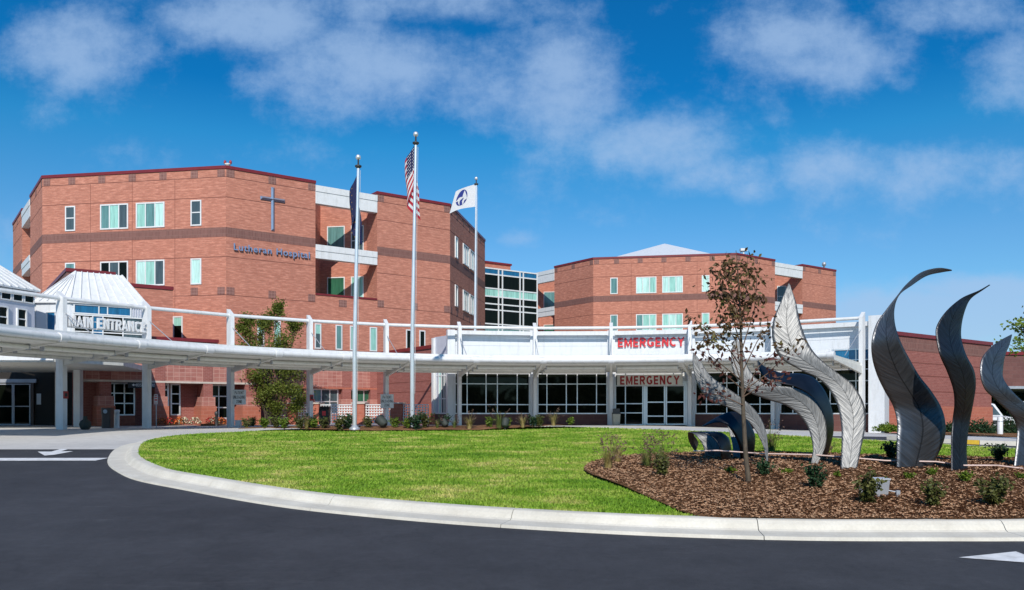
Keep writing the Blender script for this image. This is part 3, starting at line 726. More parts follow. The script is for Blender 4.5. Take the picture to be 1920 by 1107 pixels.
for i, a in enumerate(ANG):
    q = MB(); x, y = pol(RR, a); zb = base(x, y)-.05
    rad_box(q, a, RR-.25, RR+.25, .18, zb, 5.32, 'white')
    rad_box(q, a, RR-.25, RR+.25, .18, 5.32, 5.38, 'white', None, 5.68)
    q.build('column', can, (x, y, 0))
    q = MB(); rad_box(q, a, RR-5.1, RR-.25, .12, uz(RR-5.1)-.02, 3.1, 'soffit', 2.62, 3.0)
    q.tube([pol(RR-5.2, a-.45, 3.26), pol(RR-5.2, a+.45, 3.26)], .165, 'white', 12)
    q.build('radial_beam', can, pol(RR-2.5, a, 3))
    q = MB(); q.tube([pol(RR-.25, a, 4.75), pol(RR-3.0, a, 3.36)], .018, 'steel', 6); q.build('stay_rod', can, pol(RR-1.5, a, 4))
# ------------------------------------------------------------------ emergency wing
em = thing('emergency_wing', pol(RR+3, 12, 0), 'white panelled emergency wing with dark glazed bays and brown base', 'building')
RF = RR+.80; VA = [-13.6, -3.0, 6.9, 16.9, 27.0, 38.0]
seg = [Face(pol(RF, a), (pol(RF, b)[0]-pol(RF, a)[0], pol(RF, b)[1]-pol(RF, a)[1])) for a, b in zip(VA, VA[1:])]
sl = [math.dist(pol(RF, a), pol(RF, b)) for a, b in zip(VA, VA[1:])]
SR = Face(pol(RF, 38.0), VV)                       # right flank
NR = Face(pol(RF, -13.6), (-.577, .817)); NR = Face(NR.xy(1.75), (.577, -.817))   # left return
PT = 5.24
v = MB()
poly = [pol(RF+.25, a) for a in VA]; far = [SR.xy(11), (10, 66), (-4.5, 58)]
v.prism([pol(RF+.25, a) for a in VA]+[SR.xy(6, -.25), (17, 58), (0, 62), NR.xy(0, -.25)], -.4, PT-.2, 'roofgrey')
v.build('wall', em)
pn = MB()
for i, (f, n) in enumerate(zip(seg, sl)):
    door = i == 2
    if not door:
        b_ = MB(); f.box(b_, .2, n-.2, -.5, .62, -.25, 0, 'maroon'); b_.build('plinth', em, f.p(n/2, 0))
    pn = MB()
    f.box(pn, .21, n-.21, 3.92, 5.02, -.25, .02, 'panel'); f.box(pn, .21, n-.21, 5.02, 5.24, -.25, .22, 'panel')
    f.box(pn, .22, n-.22, 4.42, 4.435, .02, .023, 'steel')
    pn.build('fascia_panel', em, f.p(n/2, 4))
for a in VA:
    pil = MB(); rad_box(pil, a, RF-.20, RF+.3, .42, -.5, 5.28, 'panel'); pil.build('pilaster', em, pol(RF, a, 0))
for f, n in ((SR, 5.2), (NR, 1.75)):
    b_ = MB(); pn = MB(); f.box(b_, 0, n, -.6, .62, -.2, .01, 'maroon' if f is NR else 'rose'); f.box(pn, 0, n, 3.6 if f is NR else 3.2, 5.0 if f is NR else 3.5, -.2, .03, 'lilac_shade' if f is NR else 'panel'); b_.build('plinth', em, f.p(0, 0)); pn.build('fascia_panel', em, f.p(0, 4))
pil = MB(); rad_box(pil, 38.4, RF-.35, RF+.5, .75, -.6, 5.5, 'panel')
pil.build('pilaster', em, pol(RF, 38.4, 0)); pn = MB(); NR.box(pn, -.12, .1, .62, 4.95, -.2, .16, 'white'); pn.build('pilaster', em, NR.p(0, 0))
VM = {0: (.165, .415, .565, .83), 1: (.137, .414, .57, .845), 3: (.15, .42, .57, .85), 4: (.15, .42, .57, .85)}
for i, (f, n) in enumerate(zip(seg, sl)):
    if i == 2: continue
    pm = ('dark',) if i < 3 else ((('dark', 'dark', 'blue'), (.56, .84)),) if i == 4 else ('dark',)
    f.window(em, .21, n-.21, .62, 3.92, pm, VM[i], (.16, .51, .685, .83), fw=.06, fmat='alu', out=.07, base=-.06, name='glazed_bay')
# strip of glass over the canopy and door bay
f, n = seg[2], sl[2]
f.window(em, .21, n-.21, 2.85, 3.92, ['dark', 'dark', 'blue', 'dark'], (.16, .44, .6, .88), (.3,), fw=.06, fmat='alu', out=.07, base=-.06, name='glazed_bay')
f.window(em, .21, 1.78, .0, 2.85, ['dark'], (.37,), (.24, .42, .77), fw=.06, fmat='alu', out=.07, base=-.06, name='side_light')
fr_ = MB(); f.box(fr_, 1.80, n-.21, 2.24, 2.44, -.06, .08, 'alu'); f.box(fr_, 1.80, 1.92, 0, 2.24, -.06, .05, 'alu'); f.box(fr_, n-.33, n-.21, 0, 2.24, -.06, .05, 'alu')
f.box(fr_, 1.80, n-.21, 2.44, 2.85, -.1, .0, 'soffit'); fr_.build('door_frame', em, f.p(3, 0))
for a, b in ((1.93, (1.93+n-.34)/2-.01), ((1.93+n-.34)/2+.01, n-.34)):
    f.window(em, a, b, .02, 2.23, ['dark'], (), (.22, .57), fw=.075, fmat='alu', out=.05, base=-.05, name='sliding_door')
SR.window(em, .55, 4.2, .62, 3.2, ['slate', 'mint', 'blue', 'slate'], (.28, .52, .76), (.42, .8), fw=.1, out=.06, name='flank_window')
SR.window(em, .55, 1.4, 3.5, 4.6, ['mint'], (), (), fw=.08, out=.06, name='flank_window')
NR.window(em, .12, 1.35, .62, 3.5, ['lilac_shade', 'mintpale', 'slate', 'slate'], (.3, .55, .78), (.3, .75), fw=.08, out=.06, name='flank_window')
# emergency lettering on the fascia, and the lit box under the canopy
s = thing('building_sign', seg[2].p(2.2, 4.15, .12), 'raised red EMERGENCY letters on the white fascia panel above the canopy', 'sign')
capitals('lettering', 'EMERGENCY', seg[2], sl[2]*.50, 4.60, .08, 'red', s, .51, 3.62, .05, .175)
s = thing('hanging_sign', seg[2].p(2.2, 2.25, .35), 'white box sign with dark red EMERGENCY letters hanging under the canopy over the doors', 'sign')
q = MB(); seg[2].box(q, .36, 3.92, 2.20, 2.76, .30, .48, 'cream'); seg[2].box(q, .33, 3.95, 2.18, 2.20, .28, .50, 'white'); seg[2].box(q, .33, 3.95, 2.76, 2.79, .28, .50, 'white')
for t in (.8, 3.4): seg[2].box(q, t, t+.06, 2.79, 3.0, .36, .42, 'steel')
q.build('sign_box', s, seg[2].p(2.1, 2.2, .3))
capitals('lettering', 'EMERGENCY', seg[2], 2.14, 2.48, .481, 'darkred', s, .48, 3.2, .008, .21, gap=.20)
# ------------------------------------------------------------------ brick link wall between tower and emergency wing
HF = Face((-8.84, 53.8), (.577, -.817))
hb = thing('brick_link_wall', HF.p(5, 0), 'dark red brick wall with maroon coping left of the white emergency wing', 'wall')
w = MB(); ln = 9.9-1.75
HF.box(w, 0, ln, 1.2, EYE+3.75, -3, 0, 'redbrick'); HF.box(w, 0, ln, -.2, 1.2, -3, .06, 'redblock')
for z in (1.95, 2.55, 3.2): HF.box(w, 0, ln, z, z+.03, 0, .006, 'joint')
w.build('wall', hb); w = MB(); HF.box(w, -.05, ln, EYE+3.75, EYE+3.95, -3, .07, 'coping'); w.build('coping', hb)
# ------------------------------------------------------------------ ground floor of the tower (e-direction): block F with two windows, block G with the entrance storefront
def storefront(f, a, b, zt, zs, piers, openings, name, label, deep=.55, back=3.2, top_mat='rose'):
    r = thing(name, f.p((a+b)/2, 0), label, 'building')
    w = MB()
    f.box(w, a, b, -.2, zt-.02, -back, -deep, 'redbrick')
    f.box(w, a, b, zs, zt, -deep, 0, top_mat)
    f.box(w, a, b, zs-.1, zs, -deep, .03, 'cap' if name == 'entrance_block' else 'redblock')
    w.build('wall', r, f.p(a, 0))
    for (t, wd) in piers:
        p = MB(); f.box(p, t-wd*.5, t+wd*.5, zs, zt, 0, .025, 'redbrick'); f.box(p, t-wd*.5, t+wd*.5, 1.55, zs-.1, -deep, .02, 'redbrick')
        f.box(p, t-wd*.72, t+wd*.72, 1.05, 1.55, -deep, .12, 'rose'); f.box(p, t-wd*.82, t+wd*.82, -.2, 1.05, -deep, .2, 'redblock'); p.build('pier', r, f.p(t, 0))
    for (t0, t1, z0, z1, pn, vm, hm) in openings:
        f.window(r, t0, t1, z0, z1, pn, vm, hm, fw=.07, fmat='alu', out=.08, base=-deep-.0, name='window')
        q = MB(); f.box(q, t0, t1, -.2, z0-.003, -deep, -deep+.12, 'redblock'); q.build('sill_wall', r, f.p(t0, 0))
    return r
FF = Face((-15.2, 49.4), EE)
t_ = FF.at
storefront(FF, 0, 7.76, 3.75, 2.3, [(t_(578), .55), (t_(650), .6), (t_(701), .5)],
    [(t_(548), t_(568), .9, 2.2, ['slate', 'dark'], (.5,), (.5,)), (t_(589), t_(637), .6, 2.2, ['teal', 'slate', 'slate'], (1/3, 2/3), (.5,)), (t_(657), t_(697), .6, 2.2, ['green', 'green', 'green'], (.38, .7), (.5,))],
    'ground_floor_block', 'rose block ground floor with two green glazed windows behind the white trellises', deep=.3)
GF = Face((-20.7, 42.0), EE); t_ = GF.at
G = storefront(GF, t_(152), 7.8, 3.35, 2.38, [(t_(198), .52), (t_(300), .5), (t_(390), .5), (t_(470), .62)],
    [(t_(211), t_(262), .55, 2.28, ['dark'], (.22, .6), (.37, .68)), (t_(330), t_(349), .55, 2.28, ['dark'], (), (.37, .68)), (t_(402), t_(442), .35, 2.28, ['dark'], (.5,), (.33, .66))],
    'entrance_block', 'low rose block entrance front with brick piers and hospital entrance doors', deep=1.3)
GF.window(G, t_(304), t_(327), .05, 2.28, ['dark'], (), (.2, .4, .6, .85), fw=.10, fmat='alu', out=.09, base=-1.3, name='entrance_door')
w = MB(); GF.box(w, t_(150), 7.85, 3.35, 3.55, -5, .08, 'coping'); w.build('coping', G, GF.p(0, 3.4))
w = MB(); GF.box(w, t_(285), t_(418), 3.55, 4.62, -5, -1.0, 'purple'); w.build('parapet', G, GF.p(2, 3.6)); w = MB(); GF.box(w, t_(285)-.05, t_(418)+.05, 4.62, 4.80, -5, -.95, 'coping'); w.build('coping', G, GF.p(2, 4.7))
# hanging sign over the entrance
s = thing('hanging_sign', GF.p(t_(276), 2.1, -.05), 'black HOSPITAL ENTRANCE sign with a left arrow hanging from the soffit', 'sign')
a, b = t_(240), t_(311)
q = MB(); GF.box(q, a, b, 1.98, 2.30, -.1, .0, 'black'); q.build('sign_board', s, GF.p(a, 2))
capitals('lettering', 'HOSPITAL ENTRANCE', GF, a+(b-a)*.58, 2.14, .003, 'white', s, .17, (b-a)*.74, .004, .14)
q = MB(); c = a+.3; GF.box(q, c-.02, c+.16, 2.125, 2.155, 0, .006, 'white')
q.face([GF.p(c-.12, 2.14, .005), GF.p(c-.01, 2.07, .005), GF.p(c-.01, 2.21, .005)], 'white'); q.build('arrow', s, GF.p(c, 2.1))
# ------------------------------------------------------------------ entrance tower block behind the lantern
TF = Face((-25.0, 46.0), EE); t_ = TF.at
tb = thing('entrance_stair_block', TF.p(3, 0), 'brick stair block with red coping behind the white lantern roof', 'building')
w = MB(); e = t_(324); TF.box(w, 2.6, e, 0, EYE+7.35, -8, 0, 'brick')
TF.box(w, -2.9+2.9, t_(213), 0, EYE+7.85, -9, .4, 'purple_tile')
m_ = t_(238); TF.box(w, m_-.4, m_+.4, EYE+6.6, EYE+7.3, 0, .02, 'tile')
w.build('wall', tb)
w = MB(); TF.box(w, t_(213)+.05, e+.04, EYE+7.35, EYE+7.55, -8, .06, 'coping'); w.build('coping', tb); w = MB(); TF.box(w, -.05, t_(213)+.04, EYE+7.85, EYE+8.05, -9, .46, 'coping'); w.build('coping', tb)
# ------------------------------------------------------------------ white lanterns over the entrance
LF = Face((-21.9, 41.0), EE)                       # front plane from photo column 137
ln_ = thing('entrance_lantern', LF.p(1.6, 0), 'white lantern with standing seam hip roof and blue glass above the main entrance', 'building')
p0 = LF.xy(-.15); p1 = LF.xy(LF.at(272)); perp = Vector((-.577, .817))
p2 = (p1[0]+perp.x*4, p1[1]+perp.y*4)
wl = Vector((-1, .06)).normalized()                  # left facet, nearly frontal
q0 = (p0[0]+wl.x*1.75, p0[1]+wl.y*1.75); q1 = (q0[0]+perp.x*4-.3, q0[1]+perp.y*4)
EV = EYE+5.55
w = MB(); w.prism([p0, p1, p2, q1, q0], 3.6, EV-.02, 'panel'); w.build('wall', ln_)
LW = LF.at(272)
LF.window(ln_, .0, LW*.80, EYE+4.95, EYE+5.45, ['blue'], (.43, .58), (), fw=.06, out=.07)
LF.window(ln_, .0, LW, EYE+3.6, EYE+4.93, ['dark', 'blue', 'dark', 'slate'], (.26, .40, .68), (.35,), fw=.06, out=.07)
q = MB()
for k in range(5): LF.box(q, LW*.82+k*.12, LW*.82+k*.12+.06, EYE+4.97, EYE+5.4, 0, .05, 'lilac_shade')
q.build('louvre', ln_, LF.p(LW*.8, EYE+5))
LQ = Face(q0, (-wl.x, -wl.y)); LQ.window(ln_, .55, 1.5, EYE+3.6, EYE+5.05, ['blue', 'dark'], (.5,), (), fw=.06, out=.07)
LS = Face(q1, (q0[0]-q1[0], q0[1]-q1[1])); sL = math.dist(q0, q1)
LS.window(ln_, sL-2.0, sL-.1, EYE+3.6, EYE+5.3, ['slate', 'dark', 'slate'], (.33, .66), (), fw=.12, out=.07)
rf = MB()
def roof_poly(mb, ev, rg, mat, seams=7):
    pass
ov = .14
ev = [LF.xy(-.15, ov), LF.xy(LW+.15, ov), (p2[0]+.2, p2[1]+.2), (q1[0]-.1, q1[1]+.2), (q0[0]-.12, q0[1]-.12)]
rz = EYE+7.35
r0 = LF.xy(.35, -1.9); r1 = LF.xy(2.55, -1.9)
r0b = LF.xy(.35, -3.6); r1b = LF.xy(2.55, -3.6)
E3 = [(*p, EV) for p in ev]
def quad_seams(mb, a, b, c, d, n, mat):
    """roof plane a-b eave, d-c ridge, with n standing seams"""
    a, b, c, d = map(Vector, (a, b, c, d)); nr = (b-a).cross(d-a).normalized()
    mb.face([a, b, c, d] if (c-d).length > .01 else [a, b, c], mat)
    mb.face([a-Vector((0, 0, .08)), b-Vector((0, 0, .08)), b, a], mat)
    for k in range(n+1):
        t = k/n; p, q = a.lerp(b, t), d.lerp(c, t); u = (b-a).normalized()*.02
        mb.hexa([p-u, p+u, q+u, q-u], [p-u+nr*.05, p+u+nr*.05, q+u+nr*.05, q-u+nr*.05], mat)
quad_seams(rf, E3[0], E3[1], (*r1, rz), (*r0, rz), 8, 'white')
quad_seams(rf, E3[1], E3[2], (*r1b, rz), (*r1, rz), 6, 'white')
quad_seams(rf, E3[4], E3[0], (*r0, rz), (*r0, rz+.001), 5, 'white')
quad_seams(rf, E3[3], E3[4], (*r0, rz), (*r0b, rz), 7, 'white')
rf.face([(*r0, rz), (*r1, rz), (*r1b, rz), (*r0b, rz)], 'white')
rf.build('roof', ln_)
# second lantern on the far left, seen from its shaded side
SF = Face((-24.36, 38.9), (-.26, -.966)); d2 = Vector((.30, .954))
c0 = Vector((-22.9, 39.4)); KF = Face((c0.x-d2.x*7, c0.y-d2.y*7), d2)   # wall running away from the camera
l2 = thing('side_lantern', KF.p(4, 0), 'white lantern coloured pale grey for shade, with seamed white roof and tall narrow windows at the far left', 'building')
w = MB(); KF.box(w, 0, 7, 3.5, EYE+5.85, -5, 0, 'lilac_shade'); w.build('wall', l2)
for t in (6.25, 5.25, 4.25, 3.2): KF.window(l2, t-.27, t+.27, 3.6, EYE+4.9, ['dark'], (), (.25, .5, .75), fw=.06, out=.09)
for k in range(6): KF.window(l2, 6.95-.62*k-.57, 6.95-.62*k, EYE+5.2, EYE+5.75, ['dark'], fw=.05, out=.06)
rf = MB()
a = KF.p(7.15, EYE+5.85, .2); b = KF.p(-.2, EYE+5.85, .2); c = KF.p(2.0, EYE+7.9, -2.2); d = KF.p(5.0, EYE+7.9, -2.2)
quad_seams(rf, b, a, d, c, 18, 'white'); e2 = KF.p(7.15, EYE+5.85, -5.2); f2 = KF.p(5.0, EYE+7.9, -2.8)
quad_seams(rf, a, e2, f2, d, 8, 'white'); rf.build('roof', l2)
# ------------------------------------------------------------------ porte cochere roof and dark entrance on the left
pc = thing('entrance_porch', (-22, 38, 0), 'flat white porch roof on slim columns in front of the dark sliding doors', 'porch')
w = MB(); w.prism([(-34, 33.6), (-19.1, 34.3), (-17.6, 37.2), (-19.0, 43.2), (-34, 43.2)], 2.82, 3.05, 'soffit'); w.build('roof', pc)
w = MB(); PF = Face((-34, 33.6), (14.9, .7)); PF.box(w, 0, 14.9, 2.88, 3.12, 0, .08, 'white'); w.build('fascia', pc)
for x, y in ((-22.9, 41.6), (-21.6, 40.9)):
    q = MB(); q.box(x-.16, x+.16, y-.16, y+.16, -.02, 2.82, 'white'); q.build('column', pc, (x, y, 0))
eb = thing('entrance_vestibule', (-28, 46, 0), 'entrance recess, its wall coloured near black for shade, with automatic glass doors at the left', 'building')
DF = Face((-36, 45.2), (1, .02)); w = MB(); DF.box(w, 0, 12.3, -.1, 3.7, -2, 0, 'porch_shade'); w.build('wall', eb)
ta, tb_ = DF.at(2), DF.at(58)
w = MB(); DF.box(w, 4.5, tb_+.35, 2.35, 2.55, 0, .12, 'steel'); DF.box(w, tb_+.05, tb_+.2, 0, 2.35, 0, .1, 'brown'); w.build('door_frame', eb, DF.p(6, 0))
for a, b in ((ta-1.6, ta+.68), (ta+.7, tb_)): DF.window(eb, a, b, .02, 2.3, ['dark'], (), (.45,), fw=.06, fmat='steel', out=.06, name='sliding_door')
q = MB(); DF.box(q, DF.at(69), DF.at(77), 1.15, 1.75, 0, .02, 'signface'); tag(q.build('notice', None, DF.p(DF.at(73), 1.15)), 'small pale notice on the dark wall beside the sliding doors', 'notice')
# ------------------------------------------------------------------ brick wing on the right
a = Vector((20.1, 43.3)); b = Vector((29.3, 50.2)); WF = Face(a, b-a); wl_ = (b-a).length
rb = thing('brick_wing', WF.p(wl_*.6, 0), 'windowless dark red brick wing with maroon coping behind the tall dark leaves', 'building')
w = MB(); WF.box(w, -2.5, wl_, 1.05, EYE+4.1, -14, 0, 'redbrick'); WF.box(w, -2.5, wl_+.03, -.9, 1.05, -14, .07, 'redblock')
WF.box(w, -2.5, wl_, EYE+3.35, EYE+4.0, 0, .012, 'purple')
for z in (1.85, 2.7, 3.4): WF.box(w, -2.5, wl_, z, z+.035, 0, .006, 'joint')
w.build('wall', rb); w = MB(); WF.box(w, -2.5, wl_+.06, EYE+4.1, EYE+4.3, -14, .08, 'coping'); w.build('coping', rb)
# far ambulance shelter
sh = thing('ambulance_shelter', (41, 66, 0), 'low maroon roofed shelter over the parked vehicles at the right edge', 'shelter')
w = MB(); w.box(34.5, 60, 62, 74, EYE+2.0, EYE+4.35, 'maroon'); w.box(34.4, 60, 61.9, 74, EYE+4.35, EYE+4.6, 'coping'); w.box(34.4, 60, 61.95, 74, EYE+1.8, EYE+2.0, 'steel'); w.build('roof', sh)
for x in (35.2, 47.0):
    q = MB(); q.box(x-.3, x+.3, 62.3, 62.9, -1, EYE+1.8, 'steel'); q.build('post', sh, (x, 62.5, 0))
# ------------------------------------------------------------------ helpers for plants
def leaf_quad(V, Fc, c, L, W, r, droop=.0):
    a = r.uniform(0, 6.283); e = r.uniform(-.9, .6)-droop
    d = Vector((math.cos(a)*math.cos(e), math.sin(a)*math.cos(e), math.sin(e)))
    s = d.cross(Vector((r.uniform(-1, 1), r.uniform(-1, 1), r.uniform(-.3, 1)))).normalized()
    n = d.cross(s); c = Vector(c); b = len(V)
    V += [tuple(c), tuple(c+d*L*.45+s*W+n*W*.25), tuple(c+d*L), tuple(c+d*L*.45-s*W+n*W*.25)]; Fc.append((b, b+1, b+2, b+3))
def foliage(name, mat, V, Fc, parent, org):
    me = bpy.data.meshes.new(name); o_ = Vector(org); me.from_pydata([tuple(Vector(v)-o_) for v in V], [], Fc); me.materials.append(M[mat]); me.update()
    o = bpy.data.objects.new(name, me); COL.objects.link(o)
    if parent: o.parent = parent; o.location = o_-Vector(parent.location)
    else: o.location = o_
    return o
def shrub(px, py, hpx, label, mat='leafolive', wide=.8, dens=1.0, group='young shrubs in the bark beds', ls=1.0):
    x, y, z = place(px, py); H = hpx/F*y; r = random.Random(int(px*7+py)); root = thing('young_shrub', (x, y, z), label, 'shrub', group)
    tw = MB(); V = []; Fc = []; n = int(11+6*dens)
    for k in range(n):
        a = r.uniform(0, 6.28); t = r.uniform(.15, 1.0)*wide*H*.5; h = H*r.uniform(.55, 1.0); tip = Vector((x+math.cos(a)*t, y+math.sin(a)*t, z+h))
        mid = Vector((x+math.cos(a)*t*.45, y+math.sin(a)*t*.45, z+h*.5)); tw.tube([(x+r.uniform(-.03, .03), y+r.uniform(-.03, .03), z-.03), mid, tip], [.008, .006, .003], 'twig', 4, False)
        for j in range(int(26*dens)):
            u = r.uniform(.18, 1.05); q = mid.lerp(tip, max(0, u*2-1)) if u > .5 else Vector((x, y, z)).lerp(mid, u*2)
            q = q+Vector((r.gauss(0, .06), r.gauss(0, .06), r.gauss(0, .04)))*H*1.1; leaf_quad(V, Fc, q, .065*ls*(.6+H), .022*ls*(.6+H), r)
    tw.build('twigs', root, (x, y, z)); foliage('leaves', mat, V, Fc, root, (x, y, z)); return root
def grass(px, py, hpx, label, mat='straw', n=90, spread=.35, seeds=14, group='ornamental grasses in the bark beds', cat='grass clump'):
    x, y, z = place(px, py); H = hpx/F*y; r = random.Random(int(px*3+py)); root = thing('ornamental_grass', (x, y, z), label, cat, group)
    V = []; Fc = []; S = []; Sf = []
    for k in range(n):
        a = r.uniform(0, 6.28); out = H*spread*r.uniform(.1, 1)**.8; h = H*r.uniform(.35, 1.0 if k < seeds else .85); w = .0045+.0002*y; d = Vector((math.cos(a), math.sin(a), 0)); s = Vector((-d.y, d.x, 0))*w
        p = Vector((x, y, z-.02))+d*r.uniform(0, .10*H); pts = [p+d*out*t*t+Vector((0, 0, h*(t-.22*t**3*(k >= seeds)))) for t in (0, .35, .7, 1)]
        for i in range(3):
            b = len(V); f0, f1 = 1-.3*i, 1-.3*(i+1); V += [tuple(pts[i]-s*f0), tuple(pts[i]+s*f0), tuple(pts[i+1]+s*f1), tuple(pts[i+1]-s*f1)]; Fc.append((b, b+1, b+2, b+3))
        if k < seeds:
            for j in range(7): leaf_quad(S, Sf, pts[3]+(pts[2]-pts[3])*(j*.09), .06, .012, r)
    foliage('blades', mat, V, Fc, root, (x, y, z))
    if S: foliage('seed_heads', 'seed', S, Sf, root, (x, y, z))
    return root
# ------------------------------------------------------------------ flagpoles and flags
def pole(px, py, top_py, label, D=None, lean=0.0):
    x, y, z = place(px, py)
    if D: y = D; x = (px-HX)/F*D; z = ground(x, y)
    zt = EYE+(HY-top_py)/F*y; root = thing('flagpole', (x, y, z), label, 'flagpole', 'flagpoles in front of the hospital')
    p = MB(); p.tube([(x, y, z-.1), (x, y, z+3.0), (x+lean, y, zt-.5)], [.078, .076, .05], 'alu', 14); p.build('pole', root, (x, y, z))
    b = MB(); b.lathe((x, y, z), [(.2, -.03), (.2, .03), (.12, .09), (.085, .14)], 'steel'); b.build('base_collar', root, (x, y, z))
    b = MB(); b.lathe((x+lean, y, zt-.52), [(.05, 0), (.12, .06), (.12, .10), (.03, .14), (.03, .32)], 'darkmetal'); b.build('truck', root, (x+lean, y, zt))
    b = MB(); b.sphere((x+lean, y, zt-.12), .095, 'alu'); b.build('finial', root, (x+lean, y, zt))
    b = MB(); b.tube([(x+.10, y-.05, z+1.2), (x+.085+lean, y-.04, zt-.6)], .006, 'white', 4); b.build('halyard', root, (x, y, z)); return x, y, z, zt
P1 = pole(665, 805, 289, 'shortest left flagpole with a limp dark blue flag', None, .13)
P2 = pole(773, 800, 246, 'tallest flagpole in the middle with a limp striped flag', None, .13)
P3 = pole(890, 797, 331, 'flagpole on the right with a white flag blowing out', None, .09)
def flag_mesh(name, surf, matfun, label, org, nf=44, nh=39, thick=.012):
    V = [tuple(surf(i/nf, j/nh)) for j in range(nh+1) for i in range(nf+1)]
    mb = MB(); fs = []
    for j in range(nh):
        for i in range(nf):
            q = [j*(nf+1)+i, j*(nf+1)+i+1, (j+1)*(nf+1)+i+1, (j+1)*(nf+1)+i]; mb.raw([V[k] for k in q], [(0, 1, 2, 3)], matfun((i+.5)/nf, (j+.5)/nh), True)
    o = mb.build(name, None, org); bm = bmesh.new(); bm.from_mesh(o.data); bmesh.ops.remove_doubles(bm, verts=bm.verts, dist=1e-5); bm.to_mesh(o.data); bm.free()
    return tag(o, label, 'flag')
def cloth(name, c):
    t = NT(name); t.color(c); t.set(Roughness=.8); tr = t.add('ShaderNodeBsdfTranslucent'); tr.inputs['Color'].default_value = (*c, 1); mx = t.add('ShaderNodeMixShader'); mx.inputs[0].default_value = .25
    t.link(t.b.outputs[0], mx.inputs[1]); t.link(tr.outputs[0], mx.inputs[2]); t.link(mx.outputs[0], t.n['Material Output'].inputs['Surface']); return t.m
for n_, c_ in (('cl_navy', (.014, .02, .085)), ('cl_red', (.48, .02, .04)), ('cl_white', (.78, .78, .78)), ('cl_blue', (.025, .045, .26)), ('cl_gold', (.75, .42, .03))): M[n_] = cloth(n_[3:]+'_cloth', c_)
def limp(x, y, zt, H, drop, wl_, wr):
    def s(f, h):
        # gathered folds: the fly hangs down beside the pole, folding left, back behind the pole and right
        g = f**.9; sw = math.sin(min(1, f*1.25)*math.pi*.5)
        X = -wl_*sw*(1-.25*h)+(wl_+wr)*max(0, f-.58)/.42*(.85+.15*h); Y = .10+.11*math.sin(f*11+h*1.3)*f+.08*f
        Z = -h*H-drop*g*(.75+.25*h)
        return Vector((x+X+.03*math.sin(h*7+f*5)*f, y+Y, zt+Z))
    return s
def us(f, h):
    if f < .40 and h < 7/13:
        return 'cl_white' if (int(f*55) % 3 == 1 and int(h*39) % 3 == 1) else 'cl_navy'
    return 'cl_red' if int(h*13) % 2 == 0 else 'cl_white'
x, y, z, zt = P2; flag_mesh('striped_flag', limp(x+.06, y, zt-.5, 1.45, 1.30, .40, .15), us, 'red and white striped flag with starred blue corner hanging limp from the tallest pole', (x, y, zt-.8))
def indiana(f, h):
    q = ((f-.55)/.05, (h-.5)/.1); st = (int(f*44) % 6 == 2 and int(h*39) % 7 == 3 and .2 < f < .95)
    return 'cl_gold' if st or (abs(f-.55) < .022 and .36 < h < .62) else 'cl_navy'
x, y, z, zt = P1; flag_mesh('navy_flag', limp(x+.05, y, zt-.75, 1.25, 1.25, .30, .16), indiana, 'dark navy flag with gold stars hanging limp on the left pole', (x, y, zt-.8))
x, y, z, zt = P3
def at(px, py, D): return Vector(((px-HX)/F*D, D, EYE+(HY-py)/F*D))
c4 = [at(891.5, 346, y), at(855, 361, y), at(843, 401, y), at(890.5, 388, y)]
def wsurf(f, h):
    top = c4[0].lerp(c4[1], f); bot = c4[3].lerp(c4[2], f); p = top.lerp(bot, h)
    p.y += .10*math.sin(f*5.5+h*1.5)*f-.1*f; p.z += .06*math.sin(f*3.14)*(1-.7*h)-.05*math.sin(f*3.14)*h*-1; return p
wf = flag_mesh('white_flag', wsurf, lambda f, h: 'cl_white', 'white flag with a blue oval emblem blowing left from the right pole', (x, y, zt-.8), 24, 16)
def patch(pts, mat, off, name):
    mb = MB(); n = len(pts); c = (sum(p[0] for p in pts)/n, sum(p[1] for p in pts)/n)
    W = lambda f, h: wsurf(f, h)+Vector((0, -off, 0))
    for i in range(n):
        a, b = pts[i], pts[(i+1) % n]
        for k in range(4):
            t0, t1 = k/4, (k+1)/4; l = lambda p, t: (c[0]+(p[0]-c[0])*t, c[1]+(p[1]-c[1])*t)
            q = [l(a, t0), l(a, t1), l(b, t1), l(b, t0)]; mb.face([W(*k_) for k_ in (q if k else q[1:3]+[c])], mat)
    o = mb.build(name, None, tuple(wf.location)); o.parent = wf; o.location = (0, 0, 0)
patch([(.60+.245*math.cos(a), .46+.37*math.sin(a)) for a in [k*math.tau/28 for k in range(28)]], 'cl_blue', .012, 'emblem')
patch([(.87, .58), (.72, .43), (.62, .42), (.54, .50), (.62, .52), (.66, .60), (.66, .74), (.63, .84), (.73, .66), (.73, .54)], 'cl_white', .020, 'emblem_mark')
patch([(.50, .86), (.56, .66), (.52, .54), (.44, .46), (.58, .50), (.56, .30), (.52, .14), (.40, .40), (.36, .56), (.46, .62)], 'cl_white', .024, 'emblem_mark')
